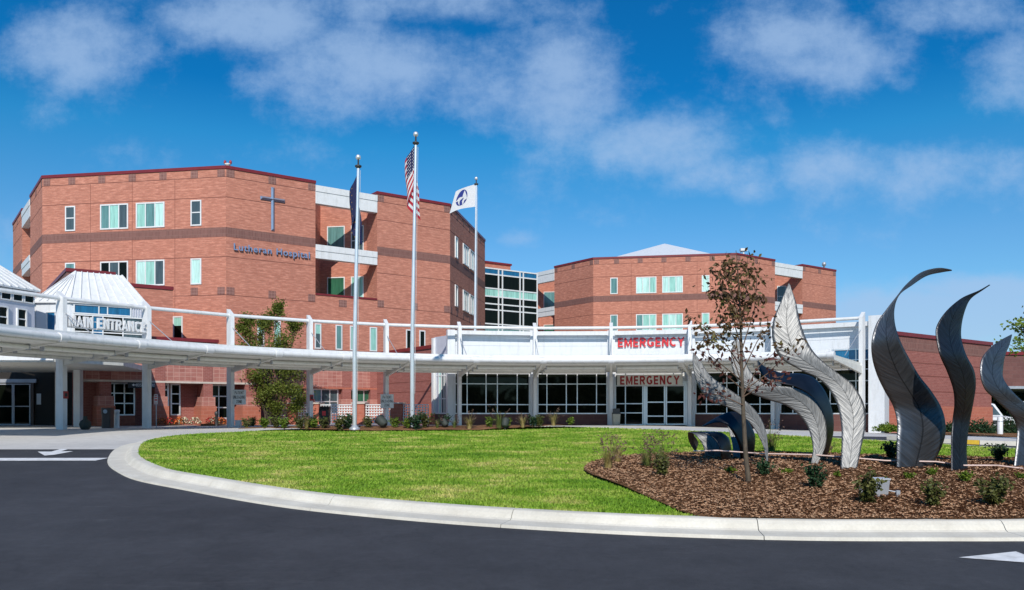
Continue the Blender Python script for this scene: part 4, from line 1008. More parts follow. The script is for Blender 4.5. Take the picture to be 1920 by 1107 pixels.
# ------------------------------------------------------------------ the leaf sculpture
def leafsc(name_label, secs, z_scale, ox, oy, sc, lean, twist, mat, D0=None, crown=.025, cat='sculpture', rise=None, back=None):
    """secs: left/right outline pairs from tip to foot; the ribbon stands at its own distance, leaning and turned"""
    S = [(ox+a/sc, oy+b/sc, ox+c/sc, oy+d/sc) for a, b, c, d in secs]
    lx, ly, rx, ry = S[-1]; foot = place((lx+rx)/2, max(ly, ry)-2) if D0 is None else (0, D0, 0)
    Db = foot[1]; ytop = min(min(s[1], s[3]) for s in S); ybot = max(ly, ry)
    pts = []
    for i, (a, b, c, d) in enumerate(S):
        hf = (ybot-(b+d)/2)/(ybot-ytop); dep = Db+(lean(hf, i) if callable(lean) else lean*hf)
        wpx = math.hypot(c-a, d-b); tw = (twist(hf, i) if callable(twist) else twist)
        dl, dr = dep+tw*wpx/F*dep*.5, dep-tw*wpx/F*dep*.5
        pts.append((at(a, b, dl), at(c, d, dr)))
    def cr(P, t):
        n = len(P); i = min(int(t), n-2); u = t-i; g = lambda k: P[max(0, min(n-1, k))]; p0, p1, p2, p3 = g(i-1), g(i), g(i+1), g(i+2)
        return .5*((2*p1)+(p2-p0)*u+(2*p0-5*p1+4*p2-p3)*u*u+(3*p1-p0-3*p2+p3)*u**3)
    n = (len(pts)-1)*7; Ls = [p[0] for p in pts]; Rs = [p[1] for p in pts]; V = []; UVs = []; acc = 0; prev = None; m = 10
    for i in range(n+1):
        t = i/n*(len(pts)-1); a, b = cr(Ls, t), cr(Rs, t); c = (a+b)/2
        if prev is not None: acc += (c-prev).length
        prev = c; wd = (b-a).length
        for j in range(m+1):
            u = j/m; p = a.lerp(b, u); p.y += -crown*wd*(1-(2*u-1)**2)
            V.append(p); UVs.append((2*u-1, acc))
    fs = [(i*(m+1)+j, (i+1)*(m+1)+j, (i+1)*(m+1)+j+1, i*(m+1)+j+1) for i in range(n) for j in range(m)]
    me = bpy.data.meshes.new('metal_leaf'); org = Vector(((pts[-1][0]+pts[-1][1])/2)); me.from_pydata([v-org for v in V], [], fs)
    me.materials.append(M[mat]); uvl = me.uv_layers.new(name='UVMap')
    for p in me.polygons:
        p.use_smooth = True
        for li, vi in zip(p.loop_indices, p.vertices): uvl.data[li].uv = UVs[vi]
    me.update(); o = bpy.data.objects.new('metal_leaf', me); COL.objects.link(o); o.location = org
    md = o.modifiers.new('thick', 'SOLIDIFY'); md.thickness = .018; md.offset = 0
    return tag(o, name_label, cat, 'metal leaf sculptures in the bark bed')
A_ = [(1479, 531, 1480, 532), (1462, 570, 1492, 566), (1450, 600, 1498, 595), (1448, 635, 1509, 630), (1462, 670, 1524, 658), (1500, 694, 1545, 680), (1530, 708, 1572, 701), (1550, 725, 1597, 720), (1564, 746, 1614, 745), (1572, 768, 1622, 768), (1577, 795, 1623, 798), (1578, 828, 1617, 829), (1576, 882, 1606, 882)]
leafsc('tallest bright steel leaf curving up left, its tip over the brick tower', A_, 1, 0, 0, 1, .9, .15, 'feather')
B_ = [(285, 413, 287, 414), (268, 480, 318, 470), (270, 545, 340, 545), (292, 603, 385, 605), (345, 662, 450, 632), (430, 697, 535, 640), (510, 722, 595, 660), (570, 765, 650, 702), (608, 815, 685, 765), (628, 870, 698, 840), (635, 930, 690, 915), (622, 1005, 648, 1005), (618, 1022, 648, 1022)]
leafsc('bright steel leaf behind the sapling, arching over in front of a dark one', B_, 1, 1260, 460, 2.405, .45, .1, 'feather', D0=16.5)
C_ = [(385, 521, 388, 522), (392, 560, 425, 553), (430, 605, 500, 578), (500, 625, 580, 580), (560, 640, 640, 600), (625, 680, 690, 660), (660, 740, 718, 735), (680, 810, 728, 800), (675, 880, 722, 870), (640, 975, 690, 975)]
leafsc('steel leaf coloured dark for shade, arching just behind the middle bright one', C_, 1, 1260, 460, 2.405, -.5, -1.3, 'shade_steel', D0=19.2)
D_ = [(94, 484, 100, 486), (93, 530, 128, 522), (103, 595, 165, 580), (128, 655, 215, 622), (170, 700, 280, 665), (240, 727, 335, 705), (310, 767, 380, 750), (360, 812, 410, 800), (395, 870, 428, 860), (415, 920, 433, 915), (424, 966, 433, 966), (424, 1000, 434, 1000)]
leafsc('slender pale steel leaf left of the sapling, its tip beside the white columns', D_, 1, 1260, 460, 2.405, .3, .1, 'feather', D0=16.9)
E_ = [(1018, 302, 1024, 305), (985, 255, 1046, 240), (964, 205, 1036, 200), (958, 165, 1010, 165), (965, 141, 1040, 140), (1005, 152, 1110, 152), (1045, 190, 1160, 180), (1080, 240, 1210, 225), (1100, 300, 1238, 285), (1110, 365, 1246, 365)]
leafsc('low arched steel leaf curling over at the left end of the group', E_, 1, 1080, 780, 4.571, lambda h, i: (.75, .7, .6, .45, .3, .15, .06, .03, .0, 0)[i], 0, 'feather', crown=.03)
E2 = [(985, 136, 990, 138), (1120, 155, 1170, 137), (1200, 215, 1250, 148), (1235, 280, 1305, 190), (1245, 335, 1325, 260), (1246, 366, 1325, 366)]
leafsc('low dark leaf folded behind the arched one at the left end', E2, 1, 1080, 780, 4.571, -.1, -1.6, 'shade_steel', D0=17.9)
G_ = [(135, 818, 137, 816), (195, 800, 215, 770), (240, 805, 272, 752), (265, 830, 325, 768), (285, 862, 365, 835), (303, 905, 374, 875), (310, 960, 368, 950)]
leafsc('dark pointed leaf bending left between the low arch and the slender pale leaf', G_, 1, 1260, 460, 2.405, -.3, -1.2, 'shade_steel', D0=18.3)
F_ = [(247, 806, 250, 805), (255, 830, 275, 828), (263, 860, 288, 855), (272, 900, 303, 895), (280, 966, 324, 966)]
leafsc('narrow bright blade standing right of the low arch', F_, 1, 1260, 460, 2.405, .3, .1, 'feather')
# the dark leaves lean back at the foot, belly towards the road in the middle and lean back again at the top
def TILT(h, i):
    P = [(0, 0), (.30, .25), (.62, -.45), (.85, -.25), (1, .25)]
    for (a, u), (b, v) in zip(P, P[1:]):
        if h <= b: return u+(v-u)*(h-a)/(b-a)
    return .25
H_ = [(513, 65, 515, 70), (450, 57, 470, 77), (370, 78, 395, 95), (300, 135, 322, 142), (257, 188, 266, 186), (205, 255, 243, 250), (160, 320, 246, 325), (138, 400, 270, 400), (140, 480, 308, 475), (162, 560, 360, 565), (200, 640, 415, 635), (240, 712, 462, 712), (258, 790, 483, 790), (256, 870, 475, 875), (255, 1006, 415, 1006)]
leafsc('broad tall dark leaf with a hooked tip in front of the white wall end', H_, 1, 1580, 480, 2.515, TILT, -.45, 'feather_shade')
I_ = [(692, 136, 694, 138), (640, 165, 658, 162), (560, 200, 605, 200), (490, 260, 578, 250), (445, 330, 560, 320), (442, 390, 558, 390), (460, 470, 580, 465), (495, 550, 618, 540), (522, 630, 626, 610), (528, 700, 615, 690), (520, 770, 600, 770), (513, 850, 588, 850), (512, 940, 583, 930), (512, 1018, 590, 1018)]
leafsc('slim near black leaf twisting up in front of the red brick wing', I_, 1, 1580, 480, 2.515, TILT, -.8, 'feather_deep_shade')
J_ = [(795, 371, 797, 374), (740, 400, 785, 420), (690, 440, 765, 470), (655, 490, 755, 530), (650, 560, 757, 580), (672, 630, 800, 640), (722, 680, 865, 700), (785, 740, 935, 745), (820, 800, 965, 800), (822, 870, 970, 870), (806, 1000, 955, 1000)]
leafsc('dark leaf bending right at the edge of the picture, before the parked vehicles', J_, 1, 1580, 480, 2.515, TILT, -.6, 'feather_shade')
# tape strung between the leaves
mb = MB(); tp = [(1300, 846), (1345, 845), (1430, 851), (1525, 853), (1578, 857), (1660, 864), (1755, 866), (1808, 873), (1870, 873), (1920, 879), (2000, 884)]
Dt = [17.6, 17.4, 17.2, 16.6, 16.2, 16.0, 15.8, 15.6, 15.7, 15.8, 15.9]; mb.tube([at(a, b, d) for (a, b), d in zip(tp, Dt)], .016, 'rope', 6); tag(mb.build('barrier_tape', None, at(1660, 864, 16)), 'thin pale pink barrier tape strung low between the metal leaves', 'tape')
# ------------------------------------------------------------------ sapling in the foreground bed
x, y, z = place(1404, 906); sap = thing('purple_sapling', (x, y, z), 'slender sapling with purple and bronze leaves in the bark bed', 'tree'); tr = MB(); r = random.Random(5)
def W3(px, py, dy=0.0): return Vector(at(px, py, y+dy))
tp = [Vector((x, y, z-.05)), W3(1398, 850), W3(1394, 780, .05), W3(1391, 700, .0), W3(1389, 620, .05), W3(1386, 540, 0), W3(1380, 470, 0)]
tr.tube(tp, [.046, .040, .036, .028, .020, .013, .005], 'bark', 10)
br = [((1393, 760), (1350, 740), (1312, 738)), ((1393, 745), (1440, 715), (1480, 700)), ((1392, 730), (1345, 690), (1305, 650)), ((1391, 700), (1420, 640), (1452, 600)), ((1391, 690), (1350, 630), (1292, 592)), ((1390, 660), (1415, 580), (1420, 500)), ((1390, 650), (1365, 570), (1345, 510)), ((1389, 620), (1400, 540), (1402, 475)),
      ((1388, 600), (1360, 520), (1362, 480)), ((1391, 720), (1370, 660), (1335, 640)), ((1392, 745), (1420, 690), (1465, 650)), ((1391, 705), (1380, 640), (1350, 590)), ((1388, 590), (1410, 560), (1425, 560)), ((1392, 735), (1440, 700), (1500, 640)), ((1391, 715), (1330, 665), (1318, 615)), ((1388, 575), (1355, 555), (1338, 548))]
lo_V, lo_F, hi_V, hi_F = [], [], [], []
for k, (a, b, c) in enumerate(br):
    d = r.uniform(-.45, .45); A, B, Cc = W3(*a), W3(*b, d*.5), W3(*c, d); tr.tube([A, B, Cc], [.012, .008, .003], 'twig', 5, False)
    for j in range(56):
        t = r.uniform(.25, 1.05); p = A.lerp(B, t*2) if t < .5 else B.lerp(Cc, t*2-1); p = p+Vector((r.gauss(0, .07), r.gauss(0, .09), r.gauss(0, .07)))
        up = (p.z-z) > 2.35
        if up or r.random() < .62: leaf_quad(hi_V if up else lo_V, hi_F if up else lo_F, p, r.uniform(.08, .13), r.uniform(.020, .032), r, .45)
for j in range(420):
    t = r.random(); py = 485+t*130; wd = (14+34*math.sin(min(1, t*1.15+.12)*2.6)); p = W3(1376+r.gauss(0, .55)*wd, py, r.gauss(0, .22)); leaf_quad(hi_V, hi_F, p, r.uniform(.08, .135), r.uniform(.022, .036), r, .4)
tr.build('trunk', sap, (x, y, z)); c = foliage('lower_crown', 'leafpurple', lo_V, lo_F, sap, (x, y, z)); c['label'] = 'sparse purple lower leaves'; c = foliage('upper_crown', 'leaftop', hi_V, hi_F, sap, (x, y, z)); c['label'] = 'dense bronze green top'
# ------------------------------------------------------------------ other trees
def tree(base_, clusters, label, mat, nleaf, size, trunk_r, name='broadleaf_tree', group=None, stems=None, seed=3):
    x, y, z = base_; root = thing(name, base_, label, 'tree', group); t = MB(); r = random.Random(seed); V, Fc = [], []
    for k, (cx, cy, cz, rx, rz) in enumerate(clusters):
        c = Vector((cx, cy, cz)); s0 = Vector((x+r.uniform(-.15, .15), y, z-.05)) if (stems or k == 0) else Vector((x, y, z+(cz-z)*.45))
        t.tube([s0, s0.lerp(c, .5)+Vector((r.uniform(-.2, .2), 0, .1)), c], [trunk_r*(1 if k == 0 or stems else .6), trunk_r*.6, trunk_r*.2], 'bark', 7, False)
        for q in range(5):
            e = c+Vector((r.uniform(-1, 1)*rx, r.uniform(-1, 1)*rx, r.uniform(-.8, .9)*rz)); t.tube([c-(c-s0)*.12, e], [trunk_r*.22, .006], 'twig', 4, False)
            for j in range(nleaf//5):
                p = c.lerp(e, r.uniform(.2, 1.1))+Vector((r.gauss(0, .33)*rx, r.gauss(0, .33)*rx, r.gauss(0, .3)*rz)); leaf_quad(V, Fc, p, size*r.uniform(.7, 1.3), size*.30, r)
    t.build('trunk', root, base_); foliage('crown', mat, V, Fc, root, base_); return root
b = at(505, 790, 46.5); b = (b.x, b.y, .0)
def cl(px, py, dD, rx, rz): p = at(px, py, 46.5+dD); return (p.x, p.y, p.z, rx, rz)
tree(b, [cl(505, 600, 0, .55, .7), cl(475, 640, .3, .75, .8), cl(535, 640, -.2, .8, .7), cl(500, 665, -.4, 1.0, .6), cl(490, 610, 0, .5, .5), cl(555, 610, .2, .45, .3), cl(455, 615, 0, .4, .5), cl(510, 690, -.3, .9, .7), cl(520, 725, -.6, .9, .6), cl(550, 735, -.5, .7, .5), cl(500, 740, -.4, .7, .6), cl(515, 765, -.5, .5, .4), cl(528, 660, .2, .7, .6), cl(475, 665, 0, .7, .6), cl(545, 700, -.2, .7, .6), cl(485, 715, -.3, .7, .6), cl(560, 760, -.4, .5, .4), cl(520, 580, 0, .35, .4), cl(465, 600, 0, .4, .4)],
     'leafy green tree growing through the gap beside the curved canopy', 'leafnook', 820, .125, .07, stems=True)
r = random.Random(21)
for k, (px, D, h) in enumerate(((1868, 74, 4.2), (1890, 80, 6.3), (1912, 78, 5.2), (1940, 84, 7.0))):
    p = at(px, 774, D); zz = base(p.x, D)
    tree((p.x, D, zz), [(p.x+r.uniform(-1.2, 1.2), D+r.uniform(-1, 1), zz+h*q, 1.5, 1.1) for q in (.3, .45, .6, .75, .9)], ['dark bushy tree behind the white bollard at the right', 'dark green tree rising over the shelter roof', 'dark tree behind the ambulance shelter opening', 'tall dark tree at the right edge behind the shelter'][k], 'leafdark', 420, .42, .14, group='trees behind the shelter', seed=30+k)
p = at(1985, 800, 27); zz = base(p.x, 27)
tree((p.x, 27, zz), [(*at(a_, b_, 27+d_), .5, .4) for a_, b_, d_ in ((1965, 600, 0), (1940, 640, .2), (1925, 655, -.2), (1975, 650, .3), (1990, 580, 0), (1918, 612, .3))], 'light green tree branch reaching in at the right edge above the dark leaf', 'leaf', 170, .15, .08, seed=44)
# ------------------------------------------------------------------ beds
OLV, GRN, DRK = 'leafolive', 'leaf', 'leafdark'
bed = [(462, 804, 24, OLV, 'pale twiggy shrub at the left tip of the flagpole bed'), (474, 800, 20, OLV, 'low olive shrub second from the left tip of the flagpole bed'), (496, 802, 24, GRN, 'small green shrub below the leafy tree'), (518, 802, 22, OLV, 'olive shrub below the white lattice left end'), (533, 803, 24, GRN, 'green shrub just left of the first brick post'),
       (564, 803, 26, OLV, 'thin olive shrub before the first brick post'), (577, 801, 28, DRK, 'dark shrub at the foot of the fin column left of the flagpoles'), (588, 803, 24, GRN, 'bright green shrub before the black newspaper box'), (609, 803, 24, OLV, 'olive shrub left of the bushy brown one'), (636, 807, 34, OLV, 'bushy brown shrub left of the left flagpole'), (652, 804, 32, DRK, 'dark shrub touching the left flagpole'),
       (690, 802, 26, OLV, 'olive shrub right of the left flagpole'), (740, 802, 22, GRN, 'small green shrub right of the floodlight'), (764, 803, 24, GRN, 'green shrub left of the middle flagpole'), (781, 805, 38, DRK, 'large dark green shrub at the foot of the middle flagpole'), (797, 802, 32, OLV, 'olive shrub right of the middle flagpole'), (834, 800, 26, DRK, 'dark shrub at the corner of the white wing'),
       (917, 801, 22, GRN, 'round green shrub right of the right flagpole'), (951, 800, 18, GRN, 'light green shrub behind the round floodlight'), (999, 801, 24, DRK, 'dark round shrub below the second glazed bay'), (1010, 800, 22, OLV, 'olive shrub beside the dark round one'), (1070, 803, 16, GRN, 'last small green shrub at the right end of the bed')]
for px, py, h, mt, lb in bed: shrub(px, py, h*.88, lb, mt, 1.1, .9, ls=1.2)
for px, py, h, mt, n, lb in ((575, 806, 30, 'straw', 50, 'dry straw clump at the foot of the bed left of the flagpoles'), (820, 802, 28, 'sedge', 60, 'arching grass left of the corner floodlight'), (852, 802, 26, 'sedge', 60, 'spiky grass in front of the white return wall'), (880, 804, 42, 'straw', 90, 'tall straw grass at the foot of the right flagpole'), (936, 803, 52, 'sedge', 90, 'tallest green grass before the first glazed bay'), (980, 802, 34, 'straw', 80, 'fine grass left of the dark round shrub'), (1038, 803, 40, 'straw', 80, 'leaning straw grass below the second glazed bay')):
    grass(px, py, h, lb, mt, n, .45, 12)
grass(1140, 880, 68, 'left straw grass clump at the lawn edge of the bark bed', 'straw', 130, .38, 22); grass(1158, 868, 62, 'second straw clump just behind the left one', 'straw', 110, .36, 14); grass(1212, 876, 72, 'fine green grass clump leaning right of the straw ones', 'sedge', 100, .42, 22); grass(1240, 880, 76, 'tall grass with dark seed heads at the bark bed edge', 'sedge', 120, .42, 26)
grass(1447, 846, 66, 'dark upright grass between the metal leaves', 'sedge', 120, .30, 16); grass(1556, 848, 30, 'small straw tuft behind the bright leaves', 'straw', 50, .5, 4)
for px, py, h, mt, wd, dn, lb in ((1241, 893, 38, OLV, .9, .9, 'small purple green shrub at the foot of the seed head grass'), (1434, 893, 36, DRK, 1.1, .9, 'twiggy dark shrub right of the sapling'), (1528, 917, 46, DRK, 1.0, 1.2, 'dark green shrub in front of the tallest bright leaf'), (1628, 946, 64, OLV, .8, 1.3, 'large olive shrub in front of the grey floodlight'), (1750, 951, 48, OLV, 1.1, 1.2, 'olive shrub in front of the broad dark leaf'), (1862, 950, 60, OLV, 1.1, 1.4, 'large olive shrub near the right edge of the kerb'),
    (1671, 862, 34, DRK, 1.1, 1.3, 'dark shrub behind, left of the broad dark leaf'), (1872, 866, 34, DRK, 1.3, 1.2, 'dark shrub behind, left of the last dark leaf'), (1372, 887, 10, GRN, 2.6, .9, 'flat green tuft left of the sapling trunk'), (1474, 889, 10, GRN, 2.2, .8, 'tiny green tuft right of the twiggy dark shrub'), (1704, 899, 13, GRN, 1.6, .8, 'small green tuft in front of the broad dark leaf foot'), (1746, 893, 15, GRN, 1.6, .8, 'small green tuft right of the broad dark leaf foot'), (1811, 904, 20, GRN, 1.4, 1., 'green shrublet in front of the slim black leaf'), (1570, 894, 9, GRN, 1.6, .7, 'tiny tuft at the foot of the tallest bright leaf'), (1915, 900, 12, GRN, 1.4, .8, 'tiny tuft cut by the right edge')):
    shrub(px, py, h, lb, mt, wd, dn)
def bush(px, D, rx, rz, mat, label):
    p = at(px, 774, D); z = base(p.x, D)+.12; r = random.Random(px); root = thing('evergreen_bush', (p.x, D, z), label, 'bush', 'bushes along the brick wing'); V, Fc = [], []; t = MB()
    for k in range(9): a = r.uniform(0, 6.28); e = r.uniform(.3, 1.3); t.tube([(p.x, D, z-.05), (p.x+rx*.8*math.cos(a)*math.cos(e), D+rx*.8*math.sin(a)*math.cos(e), z+rz*math.sin(e))], [.02, .006], 'twig', 4, False)
    for k in range(900):
        a, e = r.uniform(0, 6.28), math.asin(r.random()); q = r.uniform(.5, 1.05)*(.8+.2*math.sin(a*5+e*4)); leaf_quad(V, Fc, (p.x+rx*q*math.cos(a)*math.cos(e), D+rx*q*math.sin(a)*math.cos(e), z+rz*q*math.sin(e)), .16, .03, r, -.6)
    t.build('branches', root, (p.x, D, z)); foliage('leaves', mat, V, Fc, root, (p.x, D, z))
bush(1664, 36.5, .55, .36, 'leaf', 'low bright green bush at the corner of the white wing'); bush(1837, 40, .9, .75, 'leafdark', 'spiky dark juniper by the red block base'); bush(1790, 40, .6, .55, 'leafdark', 'smaller dark juniper left of the spiky one'); bush(1893, 46, .8, 1.1, 'leafdark', 'upright dark bush right of the white bollard')
# mums before the entrance
for k, (px, py, c, lb) in enumerate(((303, 789, 'flower_o', 'orange flowers left of the no parking sign foot'), (318, 791, 'flower_r', 'red flowers right of the sign post'), (336, 789, 'flower_o', 'large orange flower clump before the glass door'), (345, 791, 'flower_w', 'cream flowers beside the large orange clump'), (366, 791, 'flower_w', 'cream flowers in the middle of the bed'), (395, 790, 'flower_r', 'red flowers at the brick pier foot'), (401, 792, 'flower_w', 'cream flowers in front of the red ones'), (414, 790, 'flower_o', 'orange flowers at the right end of the bed'))):
    D = 43.0+.18*k; p = at(px, 774, D); z = .08; r = random.Random(k); root = thing('flower_clump', (p.x, D, z), lb, 'flowers', 'flowers in the entrance bed'); V, Fc, S, Sf = [], [], [], []
    for j in range(160):
        a, e = r.uniform(0, 6.28), math.asin(r.random()); q = Vector((p.x+.27*math.cos(a)*math.cos(e), D+.27*math.sin(a)*math.cos(e), z+.34*math.sin(e)))
        leaf_quad(V, Fc, q, .08, .03, r) if j % 5 < 2 else leaf_quad(S, Sf, q+Vector((0, 0, .03)), .07, .035, r)
    foliage('leaves', 'leafdark', V, Fc, root, (p.x, D, z)); foliage('blooms', c, S, Sf, root, (p.x, D, z))

# the wooded edge of the grounds behind the road: it shows in the glass and the polished metal
V, Fc = [], []; r = random.Random(77)
for k in range(9000):
    a = r.uniform(-1.75, 1.75); rad = 55+r.gauss(0, 3); h = 8.5+2.5*math.sin(a*9)+1.5*math.sin(a*23+1); z_ = r.random()**.8*h*r.uniform(.6, 1.05)
    leaf_quad(V, Fc, (rad*math.sin(a), -rad*math.cos(a)+8, -2.3+z_), 2.2, .9, r)
o = foliage('far_trees', 'leafdark', V, Fc, None, (0, -46, -2)); tag(o, 'distant belt of dark trees across the road, reflected in the glass', 'trees', kind='stuff')
# ------------------------------------------------------------------ lattice, posts and small things before the tower
TFc = Face((at(535, 774, 47.6).x, 47.6), Vector((at(803, 774, 46.2).x-at(535, 774, 47.6).x, -1.4)))
def brickpost(a, b, label):
    t0, t1 = TFc.at(a), TFc.at(b); r = thing('brick_post', TFc.p((t0+t1)/2, 0), label, 'post', 'brick posts between the lattices')
    w = MB(); TFc.box(w, t0, t1, -.1, 1.2, -.6, .12, 'redblock'); w.build('shaft', r, TFc.p(t0, 0)); w = MB(); TFc.box(w, t0-.05, t1+.05, 1.2, 1.28, -.65, .17, 'cap'); w.build('stone_cap', r, TFc.p(t0, 1.2))
for a, b, lb in ((540, 557, 'brick post with stone cap at the left, below the leafy tree'), (585, 599, 'brick post with stone cap behind the newspaper box'), (662, 684, 'brick post with stone cap beside the left flagpole'), (733, 754, 'brick post with stone cap under the right unloading sign')): brickpost(a, b, lb)
for a, b, lb in ((523, 539, 'white lattice panel at the left end under the tree'), (558, 584, 'white lattice panel behind the fin column'), (600, 661, 'wide white lattice panel left of the left flagpole'), (685, 732, 'white lattice panel between the flagpole and the sign'), (755, 803, 'white lattice panel at the right end by the middle flagpole')):
    t0, t1 = TFc.at(a), TFc.at(b); w = MB(); n = max(2, round((t1-t0)/.165)); q = (t1-t0-.055)/n
    for k in range(n+1): TFc.box(w, t0+k*q, t0+k*q+.055, .06, 1.17, -.10, -.06, 'white')
    for k in range(8): TFc.box(w, t0, t1, .06+k*.151, .06+k*.151+.055, -.058, -.02, 'white')
    tag(w.build('lattice_panel', None, TFc.p((t0+t1)/2, .06)), lb, 'lattice', 'white lattice panels between brick posts')
def colsign(px0, px1, py0, py1, D, label):
    a, b = at(px0, py1, D), at(px1, py0, D); f = Face((a.x, D), (1, 0)); w = b.x-a.x; r = thing('unloading_sign', (a.x+w/2, D, a.z), label, 'sign', 'patient unloading signs')
    q = MB(); f.box(q, 0, w, a.z, b.z, -.02, 0, 'signface'); q.build('sign_board', r, f.p(0, a.z))
    q = MB()
    for t0, t1, z0, z1 in ((.015, w-.015, a.z+.015, a.z+.027), (.015, w-.015, b.z-.027, b.z-.015)): f.box(q, t0, t1, z0, z1, 0, .003, 'steel')
    f.box(q, .1, w-.25, (a.z+b.z)/2-.05, (a.z+b.z)/2+.05, -.25, -.021, 'steel'); q.build('bracket', r, f.p(0, a.z))
    capitals('lettering', 'PATIENT\nUNLOADING\nZONE', f, w/2, (a.z+b.z)/2+.0, .001, 'black', r, .15, w-.04, .003, .155, 1.4, .15)
colsign(436, 461, 731, 759, 38.6, 'grey PATIENT UNLOADING ZONE sign on the left fin column'); colsign(713.5, 738, 739.5, 765.5, 43.2, 'grey PATIENT UNLOADING ZONE sign on the column left of the middle flagpole')
# letters of the main entrance on the chord between two canopy columns
a, b = pol(RR-.1, -59.1), pol(RR-.1, -50.4); MF = Face(a, (b[0]-a[0], b[1]-a[1])); L_ = math.dist(a, b)
s = thing('building_sign', MF.p(L_/2, 4.2), 'white raised MAIN ENTRANCE letters spanning two canopy columns at the left', 'sign')
q = MB(); MF.box(q, .1, L_-.1, 4.19, 4.24, -.06, .0, 'white'); MF.box(q, .1, L_-.1, 4.50, 4.53, -.06, -.02, 'white'); q.build('rail', s, MF.p(L_/2, 4.2))
capitals('lettering', 'MAIN ENTRANCE', MF, L_/2, 4.46, .0, 'white', s, .45, L_-.35, .14, .19)
# boxes, urns, bins
def simple(name, label, cat, mb, org, group=None): return tag(mb.build(name, None, org), label, cat, group)
def alarm(a, z, label):
    q = MB(); d = pol(RR-.30, a); x, y = d; dx, dy = math.cos(R(a)), -math.sin(R(a)); r = thing('call_box', (x, y, z), label, 'call box', 'red call boxes on the columns')
    m = []; 
    for k, c_, mt, e in ((.085, .15, 'darkred', 0), (.05, .07, 'black', .035)):
        mb = MB(); n = (-math.sin(R(a)), -math.cos(R(a))); o0, o1 = .04-e-.0, (.04 if not e else .0)-.0
        P = lambda u, w, zz: (x+dx*u+n[0]*w, y+dy*u+n[1]*w, zz)
        w0, w1 = (-.05, .03) if not e else (.03, .04)
        mb.hexa([P(-k, w1, z-c_), P(k, w1, z-c_), P(k, w0, z-c_), P(-k, w0, z-c_)], [P(-k, w1, z+c_), P(k, w1, z+c_), P(k, w0, z+c_), P(-k, w0, z+c_)], mt); mb.build('housing' if not e else 'button_plate', r, (x, y, z))
alarm(-59.1, 1.42, 'red call box on the wide column at the left'); alarm(-31.7, 1.45, 'red call box on the column left of the lattice')
x, y = pol(RR-.9, -58.0); q = MB(); q.lathe((x, y, 0), [(.14, 0), (.2, .1), (.23, .22), (.2, .34), (.09, .42), (.07, .56)], 'stone'); simple('ash_urn', 'squat dark stone urn at the foot of the wide left column', 'urn', q, (x, y, 0))
p = at(202, 774, 36.8); r = thing('litter_bin', (p.x, 36.8, 0), 'dark brown litter bin left of the white ash stand', 'bin'); q = MB(); q.prism([(p.x+c*.2, 36.8+d*.2) for c, d in ((-1, -.7), (-.7, -1), (.7, -1), (1, -.7), (1, .7), (.7, 1), (-.7, 1), (-1, .7))], 0, .62, 'brown'); q.prism([(p.x+c*.22, 36.8+d*.22) for c, d in ((-1, -.7), (-.7, -1), (.7, -1), (1, -.7), (1, .7), (.7, 1), (-.7, 1), (-1, .7))], .62, .92, 'brown'); q.build('body', r, (p.x, 36.8, 0)); q = MB(); q.tube([(p.x, 36.56, .75), (p.x, 36.59, .75)], .09, 'steel', 12); q.build('flap', r, (p.x, 36.6, .75))
p = at(219, 774, 37.4); q = MB(); q.lathe((p.x, 37.4, 0), [(.12, 0), (.115, .05), (.115, .72), (.13, .74), (.13, .82), (.05, .84)], 'white', 18); simple('ash_stand', 'white cylindrical ash stand beside the brown bin', 'ash stand', q, (p.x, 37.4, 0))
p = at(293, 774, 37.0); r = thing('parking_sign', (p.x, 37.0, 0), 'small red and white parking sign on a thin grey post before the entrance', 'sign'); q = MB(); q.tube([(p.x, 37, -.05), (p.x, 37, 1.5)], .025, 'steel', 8); q.build('post', r, (p.x, 37, 0)); f = Face((p.x-.08, 36.96), (1, 0)); q = MB(); f.box(q, 0, .16, 1.08, 1.52, -.012, 0, 'white'); q.build('plate', r, f.p(0, 1.1)); q = MB(); f.box(q, .02, .14, 1.24, 1.30, 0, .003, 'red'); f.box(q, .02, .14, 1.36, 1.40, 0, .003, 'red'); f.box(q, .02, .14, 1.12, 1.14, 0, .003, 'red'); f.box(q, .03, .13, 1.44, 1.48, 0, .003, 'darkred'); q.build('red_marking', r, f.p(0, 1.1))
p = at(609, 774, 42.0); r = thing('newspaper_box', (p.x, 42, 0), 'black newspaper box with a red label beside the fin column', 'newspaper box'); q = MB(); q.box(p.x-.2, p.x+.2, 41.8, 42.2, 0, .12, 'darkmetal'); q.box(p.x-.25, p.x+.25, 41.75, 42.25, .12, .82, 'black'); q.hexa([(p.x-.25, 41.75, .82), (p.x+.25, 41.75, .82), (p.x+.25, 42.25, .82), (p.x-.25, 42.25, .82)], [(p.x-.25, 41.9, 1.02), (p.x+.25, 41.9, 1.02), (p.x+.25, 42.25, 1.02), (p.x-.25, 42.25, 1.02)], 'black'); q.build('body', r, (p.x, 42, 0)); q = MB(); q.box(p.x-.08, p.x+.1, 41.735, 41.748, .55, .78, 'red'); q.build('red_label', r, (p.x, 41.75, .6)); q = MB(); q.box(p.x-.17, p.x+.17, 41.735, 41.748, .2, .48, 'slate'); q.build('window_panel', r, (p.x, 41.75, .3))
for px, D, lb in ((447, 37.6, 'small grey electrical box at the foot of the left fin column'), (729, 42.3, 'grey electrical box under the right unloading sign')):
    p = at(px, 774, D); z = ground(p.x, D); q = MB(); q.box(p.x-.12, p.x+.12, D-.1, D+.1, z-.02, z+.32, 'steel'); q.box(p.x-.14, p.x+.14, D-.12, D+.12, z+.32, z+.36, 'steel'); simple('electrical_box', lb, 'box', q, (p.x, D, z), 'electrical boxes by the drive')
